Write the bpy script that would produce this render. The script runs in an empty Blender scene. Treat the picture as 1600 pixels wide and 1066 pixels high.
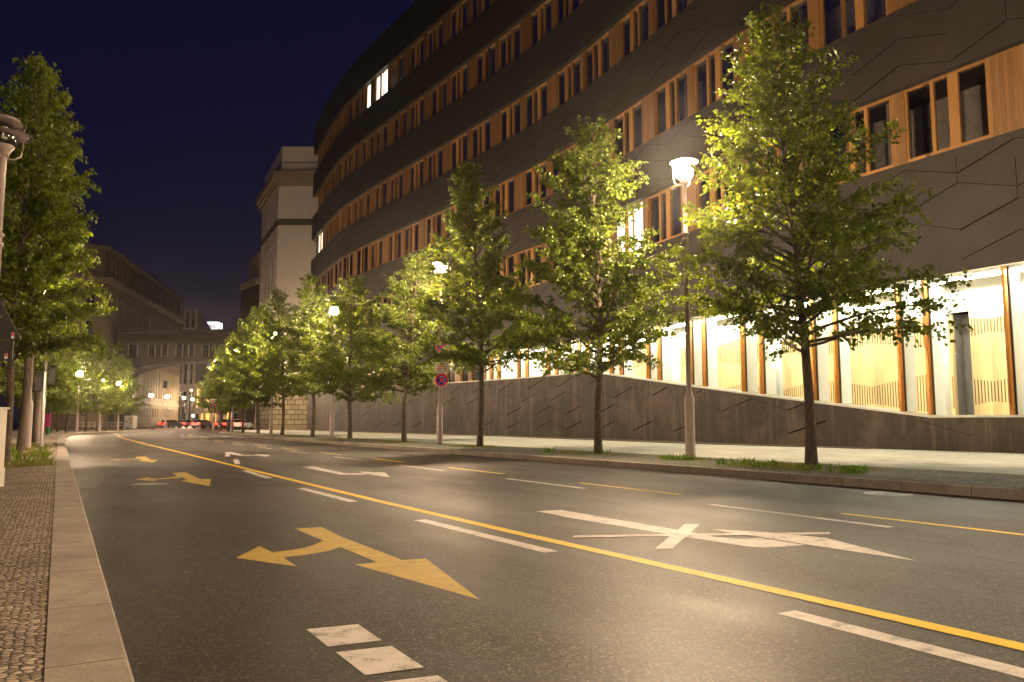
import bpy, math, random
import numpy as np
from mathutils import Matrix, Vector
R = math.radians
random.seed(7)
sc = bpy.context.scene
col = sc.collection

# ------------------------------------------------------------------ camera, sky, exposure
# world axes: X across the street (left kerb at 0), Y along the street, metres
TH = R(29.5); HC = 1.12; F = 1244.0; PITCH = math.atan(126.3 / F)
CR = (math.cos(TH), -math.sin(TH)); CF = (math.sin(TH), math.cos(TH))
cam = bpy.data.cameras.new('camera'); cam_o = bpy.data.objects.new('camera', cam); col.objects.link(cam_o)
cam.sensor_width = 36; cam.lens = F / 1600 * 36; cam.clip_start = .05; cam.clip_end = 2000
cam_o.location = (0, 0, HC); cam_o.rotation_euler = (R(90) + PITCH, 0, -TH)
sc.camera = cam_o

w = bpy.data.worlds.new('World'); sc.world = w; w.use_nodes = True
wt = w.node_tree; wt.nodes.clear()
wo = wt.nodes.new('ShaderNodeOutputWorld'); wb = wt.nodes.new('ShaderNodeBackground')
wtc = wt.nodes.new('ShaderNodeTexCoord'); wsx = wt.nodes.new('ShaderNodeSeparateXYZ'); wr = wt.nodes.new('ShaderNodeValToRGB')
wt.links.new(wtc.outputs['Generated'], wsx.inputs[0]); wt.links.new(wsx.outputs['Z'], wr.inputs[0])
wt.links.new(wr.outputs[0], wb.inputs[0]); wt.links.new(wb.outputs[0], wo.inputs[0])
e = wr.color_ramp.elements
e[0].position = 0.0; e[0].color = (.0110, .0076, .0145, 1)
e[1].position = .55; e[1].color = (.0030, .0033, .0195, 1)
m_ = e.new(.13); m_.color = (.0078, .0062, .0168, 1)
m_ = e.new(.28); m_.color = (.0049, .0047, .0205, 1)
wb.inputs[1].default_value = 1.0

sc.view_settings.view_transform = 'Standard'; sc.view_settings.look = 'None'
sc.view_settings.exposure = 0.0; sc.view_settings.gamma = 1
sc.render.engine = 'CYCLES'
try:
    sc.cycles.use_denoising = True
    sc.cycles.denoiser = 'OPENIMAGEDENOISE'
    sc.cycles.sample_clamp_indirect = 4.0
    sc.cycles.max_bounces = 6; sc.cycles.diffuse_bounces = 3; sc.cycles.glossy_bounces = 2
    sc.cycles.transmission_bounces = 3; sc.cycles.transparent_max_bounces = 10
    sc.cycles.caustics_reflective = False; sc.cycles.caustics_refractive = False
    sc.cycles.use_light_tree = True
except Exception:
    pass

WARM = (1.0, .715, .445)
LAMP_L = 3000.0        # radiance of a lit lamp glass
LOBBY_L = 105.0

# ------------------------------------------------------------------ materials
def mat(name):
    m = bpy.data.materials.new(name); m.use_nodes = True
    nt = m.node_tree; b = nt.nodes['Principled BSDF']
    return m, nt, b
def N(nt, t, **k):
    n = nt.nodes.new(t)
    for a, v in k.items(): setattr(n, a, v)
    return n
def L(nt, a, b): nt.links.new(a, b)
def val(nt, op, a, b=None, c=None):
    n = N(nt, 'ShaderNodeMath', operation=op)
    for i, x in enumerate((a, b, c)):
        if x is None: continue
        if isinstance(x, (int, float)): n.inputs[i].default_value = x
        else: L(nt, x, n.inputs[i])
    return n.outputs[0]
def ramp(nt, fac, stops):
    r = N(nt, 'ShaderNodeValToRGB'); el = r.color_ramp.elements
    while len(el) < len(stops): el.new(.5)
    for q, (p, c) in zip(el, stops):
        q.position = p; q.color = (*c, 1) if len(c) == 3 else c
    L(nt, fac, r.inputs[0]); return r.outputs[0]
def pos(nt, scale=(1, 1, 1)):
    tc = N(nt, 'ShaderNodeNewGeometry'); mp = N(nt, 'ShaderNodeMapping'); mp.inputs['Scale'].default_value = scale
    L(nt, tc.outputs['Position'], mp.inputs[0]); return mp.outputs[0]
def opos(nt, scale=(1, 1, 1)):
    tc = N(nt, 'ShaderNodeTexCoord'); mp = N(nt, 'ShaderNodeMapping'); mp.inputs['Scale'].default_value = scale
    L(nt, tc.outputs['Object'], mp.inputs[0]); return mp.outputs[0]
def noise(nt, vec, s, d=3, r=.55):
    n = N(nt, 'ShaderNodeTexNoise'); n.inputs['Scale'].default_value = s; n.inputs['Detail'].default_value = d
    n.inputs['Roughness'].default_value = r
    L(nt, vec, n.inputs['Vector']); return n.outputs['Fac']
def mix(nt, fac, a, b, mode='MIX'):
    n = N(nt, 'ShaderNodeMix', data_type='RGBA', blend_type=mode)
    if isinstance(fac, (int, float)): n.inputs[0].default_value = fac
    else: L(nt, fac, n.inputs[0])
    for i, x in ((6, a), (7, b)):
        if isinstance(x, tuple): n.inputs[i].default_value = (*x, 1)
        else: L(nt, x, n.inputs[i])
    return n.outputs[2]
def bump(nt, b, h, s, d=.01):
    n = N(nt, 'ShaderNodeBump'); n.inputs['Strength'].default_value = s; n.inputs['Distance'].default_value = d
    L(nt, h, n.inputs['Height']); L(nt, n.outputs[0], b.inputs['Normal'])
def simple(name, c, rough=.6, metal=0, var=.25, s=3.0, bs=.15, bd=.004):
    m, nt, b = mat(name); v = opos(nt)
    n = noise(nt, v, s, 5, .6); n2 = noise(nt, v, s * 14, 3, .6)
    f = val(nt, 'ADD', val(nt, 'MULTIPLY', n, .7), val(nt, 'MULTIPLY', n2, .3))
    L(nt, ramp(nt, f, [(.3, tuple(x * (1 - var) for x in c)), (.7, tuple(min(1, x * (1 + var)) for x in c))]), b.inputs['Base Color'])
    b.inputs['Roughness'].default_value = rough; b.inputs['Metallic'].default_value = metal
    if bs: bump(nt, b, n2, bs, bd)
    return m
def emit(name, c, s):
    m, nt, b = mat(name); b.inputs['Base Color'].default_value = (*[x * .3 for x in c], 1)
    b.inputs['Emission Color'].default_value = (*c, 1); b.inputs['Emission Strength'].default_value = s
    return m

M = {}
# asphalt
m, nt, b = mat('asphalt'); v = pos(nt)
f1 = noise(nt, v, 75, 2, .8); f2 = noise(nt, v, 34, 3, .8); lo = noise(nt, pos(nt, (1, .35, 1)), 1.1, 5, .6); lane = noise(nt, pos(nt, (1.6, .03, 1)), 1.0, 2)
va = N(nt, 'ShaderNodeTexVoronoi'); va.inputs['Scale'].default_value = 115; L(nt, v, va.inputs[0])
vb = N(nt, 'ShaderNodeTexVoronoi'); vb.inputs['Scale'].default_value = 60; L(nt, v, vb.inputs[0])
sa = N(nt, 'ShaderNodeSeparateColor'); L(nt, va.outputs['Color'], sa.inputs[0]); sb_ = N(nt, 'ShaderNodeSeparateColor'); L(nt, vb.outputs['Color'], sb_.inputs[0])
g = val(nt, 'ADD', val(nt, 'MULTIPLY', sa.outputs[0], .5), val(nt, 'ADD', val(nt, 'MULTIPLY', sb_.outputs[1], .3), val(nt, 'MULTIPLY', f2, .2)))
c0 = ramp(nt, g, [(.15, (.003, .0021, .0014)), (.45, (.0135, .0094, .0064)), (.66, (.036, .0258, .0178)), (.82, (.18, .14, .105))])
c1 = mix(nt, .9, c0, ramp(nt, lo, [(.35, (.62, .62, .62)), (.65, (1.2, 1.17, 1.12))]), 'MULTIPLY')
c1 = mix(nt, .7, c1, ramp(nt, lane, [(.35, (.8, .8, .8)), (.65, (1.15, 1.15, 1.12))]), 'MULTIPLY')
vr = N(nt, 'ShaderNodeTexVoronoi', feature='DISTANCE_TO_EDGE'); vr.inputs['Scale'].default_value = .23
nz = N(nt, 'ShaderNodeTexNoise'); nz.inputs['Scale'].default_value = 1.7; nz.inputs['Detail'].default_value = 6
L(nt, v, nz.inputs['Vector'])
wv = N(nt, 'ShaderNodeMix', data_type='VECTOR'); wv.inputs[0].default_value = .35; L(nt, v, wv.inputs[4]); L(nt, nz.outputs['Color'], wv.inputs[5])
L(nt, wv.outputs[1], vr.inputs['Vector'])
ck = val(nt, 'MULTIPLY', val(nt, 'LESS_THAN', vr.outputs[0], .0018), val(nt, 'GREATER_THAN', lo, .52))
c1 = mix(nt, val(nt, 'MULTIPLY', ck, .6), c1, (.012, .011, .010))
L(nt, c1, b.inputs['Base Color'])
L(nt, ramp(nt, lo, [(.3, (.44, .44, .44)), (.7, (.60, .60, .60))]), b.inputs['Roughness'])
b.inputs['Specular IOR Level'].default_value = .38
bump(nt, b, g, .55, .006); M['asphalt'] = m
def paint(name, c, wear=.42, dark=(.05, .045, .04)):
    m, nt, b = mat(name); v = pos(nt)
    a = noise(nt, v, 160, 2, .7); k = noise(nt, v, 6, 5, .65)
    f = val(nt, 'ADD', val(nt, 'MULTIPLY', a, .4), val(nt, 'MULTIPLY', k, .6))
    L(nt, ramp(nt, f, [(wear - .06, dark), (wear, tuple(x * .8 for x in c)), (.6, c)]), b.inputs['Base Color'])
    b.inputs['Roughness'].default_value = .55; bump(nt, b, a, .35, .003); return m
M['white_paint'] = paint('white_road_paint', (.66, .60, .55), .45)
M['yellow_paint'] = paint('yellow_road_paint', (.85, .56, .008), .38, (.35, .22, .01))
M['arrow_paint'] = paint('worn_yellow_paint', (.56, .38, .055), .44, (.2, .13, .03))
mp_ = M['asphalt'].copy(); mp_.name = 'asphalt_patch'
for nd in mp_.node_tree.nodes:
    if nd.type == 'VALTORGB' and len(nd.color_ramp.elements) == 4:
        for el in nd.color_ramp.elements: el.color = (el.color[0] * .62, el.color[1] * .64, el.color[2] * .68, 1)
M['patch'] = mp_
# granite kerb
m, nt, b = mat('granite_kerb'); v = pos(nt)
br = N(nt, 'ShaderNodeTexBrick'); br.offset = 0; br.inputs['Scale'].default_value = 1
br.inputs['Brick Width'].default_value = 1.15; br.inputs['Row Height'].default_value = 60; br.inputs['Mortar Size'].default_value = .006
br.inputs['Color1'].default_value = (1, 1, 1, 1); br.inputs['Color2'].default_value = (.80, .80, .80, 1); br.inputs['Mortar'].default_value = (.18, .17, .16, 1)
mp = N(nt, 'ShaderNodeMapping'); mp.inputs['Rotation'].default_value = (0, 0, R(90)); mp.inputs['Location'].default_value = (.3, 33, 0); L(nt, v, mp.inputs[0]); L(nt, mp.outputs[0], br.inputs[0])
sp = noise(nt, v, 130, 2, .7); st = noise(nt, v, 2.2, 6, .7)
cc = mix(nt, 1, ramp(nt, sp, [(.3, (.28, .235, .19)), (.7, (.50, .43, .36))]), br.outputs[0], 'MULTIPLY')
cc = mix(nt, .8, cc, ramp(nt, st, [(.35, (.55, .55, .55)), (.62, (1.05, 1.03, 1.0))]), 'MULTIPLY')
L(nt, cc, b.inputs['Base Color']); b.inputs['Roughness'].default_value = .8; bump(nt, b, sp, .3, .004); M['kerb'] = m
# small cobbles
def cobble(name, cA, cB, s, mortar):
    m, nt, b = mat(name); v = pos(nt)
    vo = N(nt, 'ShaderNodeTexVoronoi', feature='DISTANCE_TO_EDGE'); vo.inputs['Scale'].default_value = s; vo.inputs['Randomness'].default_value = .8
    vc = N(nt, 'ShaderNodeTexVoronoi'); vc.inputs['Scale'].default_value = s; vc.inputs['Randomness'].default_value = .8
    L(nt, v, vo.inputs[0]); L(nt, v, vc.inputs[0])
    sx = N(nt, 'ShaderNodeSeparateColor'); L(nt, vc.outputs['Color'], sx.inputs[0])
    n = noise(nt, v, 1.3, 4); n3 = noise(nt, v, 60, 2)
    cc = ramp(nt, sx.outputs[0], [(0, cA), (1, cB)])
    cc = mix(nt, ramp(nt, vo.outputs[0], [(.03, (1, 1, 1)), (.14, (0, 0, 0))]), cc, mortar)
    cc = mix(nt, .8, cc, ramp(nt, n, [(.35, (.65, .65, .62)), (.65, (1.1, 1.1, 1.05))]), 'MULTIPLY')
    L(nt, cc, b.inputs['Base Color']); b.inputs['Roughness'].default_value = .75
    h = val(nt, 'ADD', val(nt, 'MINIMUM', vo.outputs[0], .25), val(nt, 'MULTIPLY', n3, .12))
    bump(nt, b, h, 1.0, .04); return m
M['cobble'] = cobble('small_granite_setts', (.17, .135, .10), (.56, .45, .34), 24, (.04, .032, .022))
M['verge'] = cobble('mosaic_paving', (.10, .10, .075), (.30, .29, .23), 17, (.03, .032, .018))
# big concrete slabs
m, nt, b = mat('concrete_slabs'); v = pos(nt)
br = N(nt, 'ShaderNodeTexBrick'); br.inputs['Scale'].default_value = 1; br.offset = .37
br.inputs['Brick Width'].default_value = 1.3; br.inputs['Row Height'].default_value = .9; br.inputs['Mortar Size'].default_value = .008
br.inputs['Color1'].default_value = (.50, .51, .44, 1); br.inputs['Color2'].default_value = (.42, .43, .37, 1); br.inputs['Mortar'].default_value = (.09, .09, .08, 1)
L(nt, v, br.inputs[0])
cc = mix(nt, .8, br.outputs[0], ramp(nt, noise(nt, v, 1.2, 6, .7), [(.35, (.7, .7, .68)), (.65, (1.1, 1.1, 1.1))]), 'MULTIPLY')
L(nt, cc, b.inputs['Base Color']); b.inputs['Roughness'].default_value = .7; bump(nt, b, br.outputs[1], -.4, .006); M['slabs'] = m
# dark stone cladding with zigzag joints; faces the street so (Y, Z) is its plane
def stone(name, cA, cB, amp=.34, joint=.5, stain=0.0, gap=.016):
    m, nt, b = mat(name); g = N(nt, 'ShaderNodeNewGeometry'); s = N(nt, 'ShaderNodeSeparateXYZ'); L(nt, g.outputs['Position'], s.inputs[0])
    y, z = s.outputs[1], s.outputs[2]; P_ = 3.8
    big = noise(nt, pos(nt, (1, .16, .3)), 1, 1)
    def tri(ph, per): return val(nt, 'ABSOLUTE', val(nt, 'SUBTRACT', val(nt, 'MULTIPLY', val(nt, 'FRACT', val(nt, 'ADD', val(nt, 'DIVIDE', y, per), ph)), 2), 1))
    rowi = val(nt, 'FLOOR', val(nt, 'DIVIDE', z, 1.02))
    t = tri(.08, P_)
    zz = val(nt, 'ADD', z, val(nt, 'MULTIPLY', t, amp))
    q = val(nt, 'DIVIDE', zz, 1.02); fr = val(nt, 'FRACT', q)
    hs = val(nt, 'LESS_THAN', val(nt, 'FRACT', val(nt, 'ADD', val(nt, 'DIVIDE', y, P_), .08)), .5)
    ln = val(nt, 'LESS_THAN', fr, val(nt, 'ADD', gap, val(nt, 'MULTIPLY', hs, gap * 1.6)))
    # vertical joints, staggered by row
    ri = val(nt, 'FLOOR', q)
    yy = val(nt, 'ADD', val(nt, 'DIVIDE', y, 1.9), val(nt, 'MULTIPLY', ri, .37))
    vl = val(nt, 'LESS_THAN', val(nt, 'FRACT', yy), .009)
    # per-panel tone
    wn = N(nt, 'ShaderNodeTexWhiteNoise', noise_dimensions='2D'); cb = N(nt, 'ShaderNodeCombineXYZ')
    L(nt, val(nt, 'FLOOR', yy), cb.inputs[0]); L(nt, ri, cb.inputs[1]); L(nt, cb.outputs[0], wn.inputs['Vector'])
    v = pos(nt, (1, 1, 1)); n = noise(nt, v, 1.4, 6, .7); fine = noise(nt, v, 40, 3, .7)
    cc = ramp(nt, val(nt, 'ADD', val(nt, 'MULTIPLY', n, .7), val(nt, 'MULTIPLY', fine, .3)), [(.32, cA), (.68, cB)])
    tone = val(nt, 'ADD', val(nt, 'MULTIPLY', wn.outputs[0], .22), .88)
    tc = N(nt, 'ShaderNodeCombineColor'); [L(nt, tone, tc.inputs[i]) for i in range(3)]
    cc = mix(nt, 1, cc, tc.outputs[0], 'MULTIPLY')
    if stain:
        sv = pos(nt, (1, .55, .42)); sn = noise(nt, sv, 1.0, 6, .66)
        cc = mix(nt, val(nt, 'MULTIPLY', ramp(nt, sn, [(.42, (0, 0, 0)), (.52, (1, 1, 1))]), stain), cc, (.011, .008, .0055))
        sv2 = pos(nt, (1, 3.2, .22)); sn2 = noise(nt, sv2, 1.0, 5, .65)
        cc = mix(nt, val(nt, 'MULTIPLY', ramp(nt, sn2, [(.52, (0, 0, 0)), (.66, (1, 1, 1))]), stain * .6), cc, tuple(min(1, x * 1.6) for x in cB))
    jm = val(nt, 'MULTIPLY', ramp(nt, noise(nt, pos(nt, (1, 1, 1.7)), .55, 2), [(.36, (.25, .25, .25)), (.50, (1, 1, 1))]), joint)
    j = val(nt, 'MULTIPLY', val(nt, 'MAXIMUM', ln, val(nt, 'MULTIPLY', vl, .6)), jm)
    cc = mix(nt, j, cc, (.006, .005, .004))
    L(nt, cc, b.inputs['Base Color']); b.inputs['Roughness'].default_value = .72
    h = val(nt, 'ADD', val(nt, 'MULTIPLY', fr, val(nt, 'MULTIPLY', val(nt, 'SUBTRACT', t, .5), .6)), val(nt, 'MULTIPLY', fine, .12))
    bump(nt, b, h, .6, .05); return m
M['stone'] = stone('dark_stone_cladding', (.0095, .0071, .0054), (.021, .0158, .0122), joint=0.0, gap=.036)
M['base_stone'] = stone('stained_base_stone', (.026, .0185, .013), (.054, .040, .029), amp=.42, joint=0.0, stain=.85, gap=.034)
# wood
def wood(name, cA, cB, axis=1, board=.14, rough=.5):
    m, nt, b = mat(name); g = N(nt, 'ShaderNodeNewGeometry'); s = N(nt, 'ShaderNodeSeparateXYZ'); L(nt, g.outputs['Position'], s.inputs[0])
    y = s.outputs[axis]; fr = val(nt, 'FRACT', val(nt, 'DIVIDE', y, board)); fl = val(nt, 'FLOOR', val(nt, 'DIVIDE', y, board))
    wn = N(nt, 'ShaderNodeTexWhiteNoise', noise_dimensions='1D'); L(nt, fl, wn.inputs['W'])
    n = noise(nt, pos(nt, (14, 14, .8)), 1.5, 5, .6)
    cc = ramp(nt, val(nt, 'ADD', val(nt, 'MULTIPLY', n, .6), val(nt, 'MULTIPLY', wn.outputs[0], .4)), [(.25, cA), (.75, cB)])
    cc = mix(nt, val(nt, 'MULTIPLY', val(nt, 'LESS_THAN', fr, .06), .75), cc, (.03, .015, .006))
    L(nt, cc, b.inputs['Base Color']); b.inputs['Roughness'].default_value = rough; bump(nt, b, n, .15, .003); return m
M['wood'] = wood('orange_wood_cladding', (.125, .062, .019), (.225, .114, .036))
M['wood_frame'] = wood('orange_wood_frame', (.22, .108, .028), (.37, .19, .052), board=3.3)
# lobby slat wall
m, nt, b = mat('slatted_wood_wall'); g = N(nt, 'ShaderNodeNewGeometry'); s = N(nt, 'ShaderNodeSeparateXYZ'); L(nt, g.outputs['Position'], s.inputs[0])
y, z = s.outputs[1], s.outputs[2]
tr = val(nt, 'ABSOLUTE', val(nt, 'SUBTRACT', val(nt, 'MULTIPLY', val(nt, 'FRACT', val(nt, 'DIVIDE', val(nt, 'ADD', y, .9), 5.2)), 2), 1))
zz = val(nt, 'SUBTRACT', z, val(nt, 'MULTIPLY', tr, .42))
zz2 = val(nt, 'ADD', z, val(nt, 'MULTIPLY', tr, .42))
up = val(nt, 'MULTIPLY', val(nt, 'GREATER_THAN', zz2, 4.55), val(nt, 'LESS_THAN', zz, 5.05))
lw = val(nt, 'MULTIPLY', val(nt, 'LESS_THAN', zz, 2.65), val(nt, 'GREATER_THAN', zz2, 1.9))
sl = val(nt, 'LESS_THAN', val(nt, 'FRACT', val(nt, 'DIVIDE', y, .125)), .42)
fac = val(nt, 'MULTIPLY', val(nt, 'MAXIMUM', up, lw), sl)
nn = noise(nt, pos(nt, (1, 9, .5)), 1.2, 4)
cc = ramp(nt, nn, [(.3, (.55, .38, .17)), (.7, (.70, .52, .27))])
cc = mix(nt, val(nt, 'GREATER_THAN', zz, 5.05), cc, (.80, .74, .58))
cc = mix(nt, val(nt, 'MULTIPLY', fac, .95), cc, (.11, .05, .006))
L(nt, cc, b.inputs['Base Color']); b.inputs['Roughness'].default_value = .6
bump(nt, b, fac, -.5, .02); M['slats'] = m
M['white_wall'] = simple('white_plaster', (.85, .85, .80), .7, var=.04)
M['ledge'] = simple('pale_stone_ledge', (.42, .42, .37), .6)
M['bronze'] = simple('bronze_mullion', (.42, .20, .06), .28, 1, .25, 6, 0)
M['dark_metal'] = simple('dark_metal', (.03, .028, .026), .45, .3)
M['pole'] = simple('painted_lamp_pole', (.30, .235, .215), .42, 0, .16, 5)
M['grey_metal'] = simple('galvanised_metal', (.34, .33, .31), .4, .6, .15, 8)
M['cabinet'] = simple('cream_cabinet_paint', (.62, .57, .50), .5, 0, .1, 4)
M['sign_back'] = simple('grey_sign_back', (.075, .065, .062), .45, .2, .15, 6)
M['sign_white'] = simple('sign_white', (.86, .84, .80), .4, 0, .05)
M['sign_red'] = simple('sign_red', (.80, .02, .012), .4, 0, .08)
M['sign_blue'] = simple('sign_blue', (.025, .06, .46), .4, 0, .08)
M['sign_orange'] = simple('sign_orange_tape', (.90, .15, .01), .5, 0, .1)
M['sign_black'] = simple('sign_black', (.02, .02, .02), .5, 0, .05)
M['yellow'] = simple('yellow_panel', (.75, .48, .02), .5, 0, .08)
M['pink'] = simple('pink_poster', (.7, .08, .35), .5, 0, .2)
M['green'] = simple('green_plastic', (.02, .22, .08), .5)
m, nt, b = mat('joint_black'); b.inputs['Base Color'].default_value = (.002, .0018, .0015, 1); b.inputs['Roughness'].default_value = 1; b.inputs['Specular IOR Level'].default_value = 0; M['joint_black'] = m
M['rubber'] = simple('black_rubber', (.02, .02, .02), .8)
M['car_dark'] = simple('dark_car_paint', (.03, .035, .06), .25, .2, .05, 2, 0)
M['car_silver'] = simple('silver_car_paint', (.35, .35, .38), .3, .5, .05, 2, 0)
M['car_white'] = simple('white_car_paint', (.65, .65, .65), .3, 0, .05, 2, 0)
M['iron'] = simple('cast_iron', (.22, .21, .19), .4, .5, .3, 20)
M['limestone'] = simple('pale_limestone', (.26, .21, .135), .8, 0, .14, .25, .2, .01)
M['trim'] = simple('limestone_trim', (.36, .29, .20), .8, 0, .14, .5, .2, .01)
M['plaster'] = simple('grey_beige_render', (.80, .73, .65), .85, 0, .10, .3, .2, .01)
M['old_stone'] = simple('sooty_sandstone', (.050, .039, .026), .85, 0, .35, .4, .4, .02)
M['old_wall'] = simple('weathered_rubble_wall', (.14, .11, .08), .9, 0, .45, 1.5, .6, .03)
M['roof'] = simple('dark_roof', (.025, .022, .022), .7)
M['far_beige'] = simple('beige_concrete', (.50, .42, .35), .8, 0, .08, .3)
M['brown_band'] = simple('brown_frieze', (.11, .09, .055), .8, 0, .3, 2)
M['gutter'] = simple('dark_gravel_strip', (.10, .075, .055), .9, 0, .3, 20, .5, .01)
m, nt, b = mat('rusticated_blocks'); g = N(nt, 'ShaderNodeNewGeometry'); v = g.outputs['Position']
sx = N(nt, 'ShaderNodeSeparateXYZ'); L(nt, v, sx.inputs[0]); cb = N(nt, 'ShaderNodeCombineXYZ')
L(nt, val(nt, 'ADD', val(nt, 'MULTIPLY', sx.outputs[0], 1.0), val(nt, 'MULTIPLY', sx.outputs[1], -.6)), cb.inputs[0]); L(nt, sx.outputs[2], cb.inputs[1])
br = N(nt, 'ShaderNodeTexBrick'); br.inputs['Scale'].default_value = 1; br.inputs['Brick Width'].default_value = 1.35; br.inputs['Row Height'].default_value = .72
br.inputs['Mortar Size'].default_value = .05; br.inputs['Color1'].default_value = (.36, .31, .20, 1); br.inputs['Color2'].default_value = (.28, .24, .15, 1); br.inputs['Mortar'].default_value = (.03, .025, .018, 1)
L(nt, cb.outputs[0], br.inputs[0]); L(nt, br.outputs[0], b.inputs['Base Color']); b.inputs['Roughness'].default_value = .85; bump(nt, b, br.outputs[1], -1, .06); M['blocks'] = m
# glass
def glass(name, tint, refl, rough=.02, alpha=.7):
    m, nt, b = mat(name); nt.nodes.remove(b); o = nt.nodes['Material Output']
    t = N(nt, 'ShaderNodeBsdfTransparent'); t.inputs[0].default_value = (*tint, 1)
    gl = N(nt, 'ShaderNodeBsdfGlossy'); gl.inputs[0].default_value = (1, 1, 1, 1); gl.inputs['Roughness'].default_value = rough
    lw = N(nt, 'ShaderNodeFresnel'); lw.inputs[0].default_value = 1.5
    mx = N(nt, 'ShaderNodeMixShader'); L(nt, val(nt, 'MULTIPLY', lw.outputs[0], refl), mx.inputs[0]); L(nt, t.outputs[0], mx.inputs[1]); L(nt, gl.outputs[0], mx.inputs[2])
    L(nt, mx.outputs[0], o.inputs[0]); return m
M['shop_glass'] = glass('clear_shop_glass', (.96, .98, .95), .15)
M['office_glass'] = glass('office_glass', (.70, .68, .66), .45)
M['lantern_glass'] = glass('lantern_glass', (.86, .88, .84), 1.6, .1)
m, nt, b = mat('dark_window'); b.inputs['Base Color'].default_value = (.012, .011, .012, 1); b.inputs['Roughness'].default_value = .12; M['dark_pane'] = m
M['room'] = simple('dim_room_wall', (.20, .19, .18), .8)
M['lamp_lit'] = emit('lit_lamp_glass', WARM, LAMP_L)
M['lamp_lit_left'] = emit('lit_left_lamp_glass', WARM, LAMP_L * .55)
M['lamp_lit_far'] = emit('lit_far_lamp_glass', WARM, LAMP_L * .6)
M['lobby_light'] = emit('lobby_ceiling_light', (1, .95, .76), LOBBY_L)
M['lit_window'] = emit('lit_office_window', (1, .95, .82), 4.0)
M['lit_red'] = emit('tail_light_glow', (1, .006, .003), 70)
M['lit_white'] = emit('headlight_glow', (1, .9, .75), 40)
M['lit_sign'] = emit('lit_roof_sign', (.93, .90, 1), 1.5)
M['lit_cyan'] = emit('cyan_light', (.35, .85, 1), 60)
M['lit_orange'] = emit('orange_light', (1, .45, .06), 60)
M['lit_yellow'] = emit('lit_yellow_display', (1, .55, .12), 1.4)
# bark, leaves, grass
m, nt, b = mat('bark'); v = opos(nt, (1, 1, .35)); n = noise(nt, v, 16, 5, .7)
L(nt, ramp(nt, n, [(.35, (.05, .037, .026)), (.65, (.16, .12, .085))]), b.inputs['Base Color']); b.inputs['Roughness'].default_value = .9; bump(nt, b, n, .8, .02); M['bark'] = m
def leafmat(name, cA, cB, tr=.42):
    m, nt, b = mat(name); v = pos(nt); o = nt.nodes['Material Output']
    n = noise(nt, v, 3.2, 3); n2 = N(nt, 'ShaderNodeTexWhiteNoise', noise_dimensions='3D')
    sn = N(nt, 'ShaderNodeVectorMath', operation='SNAP'); sn.inputs[1].default_value = (.11, .11, .11); L(nt, v, sn.inputs[0]); L(nt, sn.outputs[0], n2.inputs['Vector'])
    f = val(nt, 'ADD', val(nt, 'MULTIPLY', n, .6), val(nt, 'MULTIPLY', n2.outputs[0], .4))
    c = ramp(nt, f, [(.25, cA), (.75, cB)])
    L(nt, c, b.inputs['Base Color']); b.inputs['Roughness'].default_value = .42; b.inputs['Specular IOR Level'].default_value = .6
    t = N(nt, 'ShaderNodeBsdfTranslucent'); c2 = mix(nt, 1, c, (1.7, 1.6, .55), 'MULTIPLY'); L(nt, c2, t.inputs[0])
    mx = N(nt, 'ShaderNodeMixShader'); mx.inputs[0].default_value = tr
    L(nt, b.outputs[0], mx.inputs[1]); L(nt, t.outputs[0], mx.inputs[2]); L(nt, mx.outputs[0], o.inputs[0]); return m
M['leaf'] = leafmat('linden_leaves', (.055, .090, .012), (.175, .225, .030))
M['grass'] = leafmat('grass_blades', (.10, .15, .02), (.34, .30, .08), .3)
M['weed'] = leafmat('weed_leaves', (.07, .15, .015), (.17, .30, .03), .3)

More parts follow.
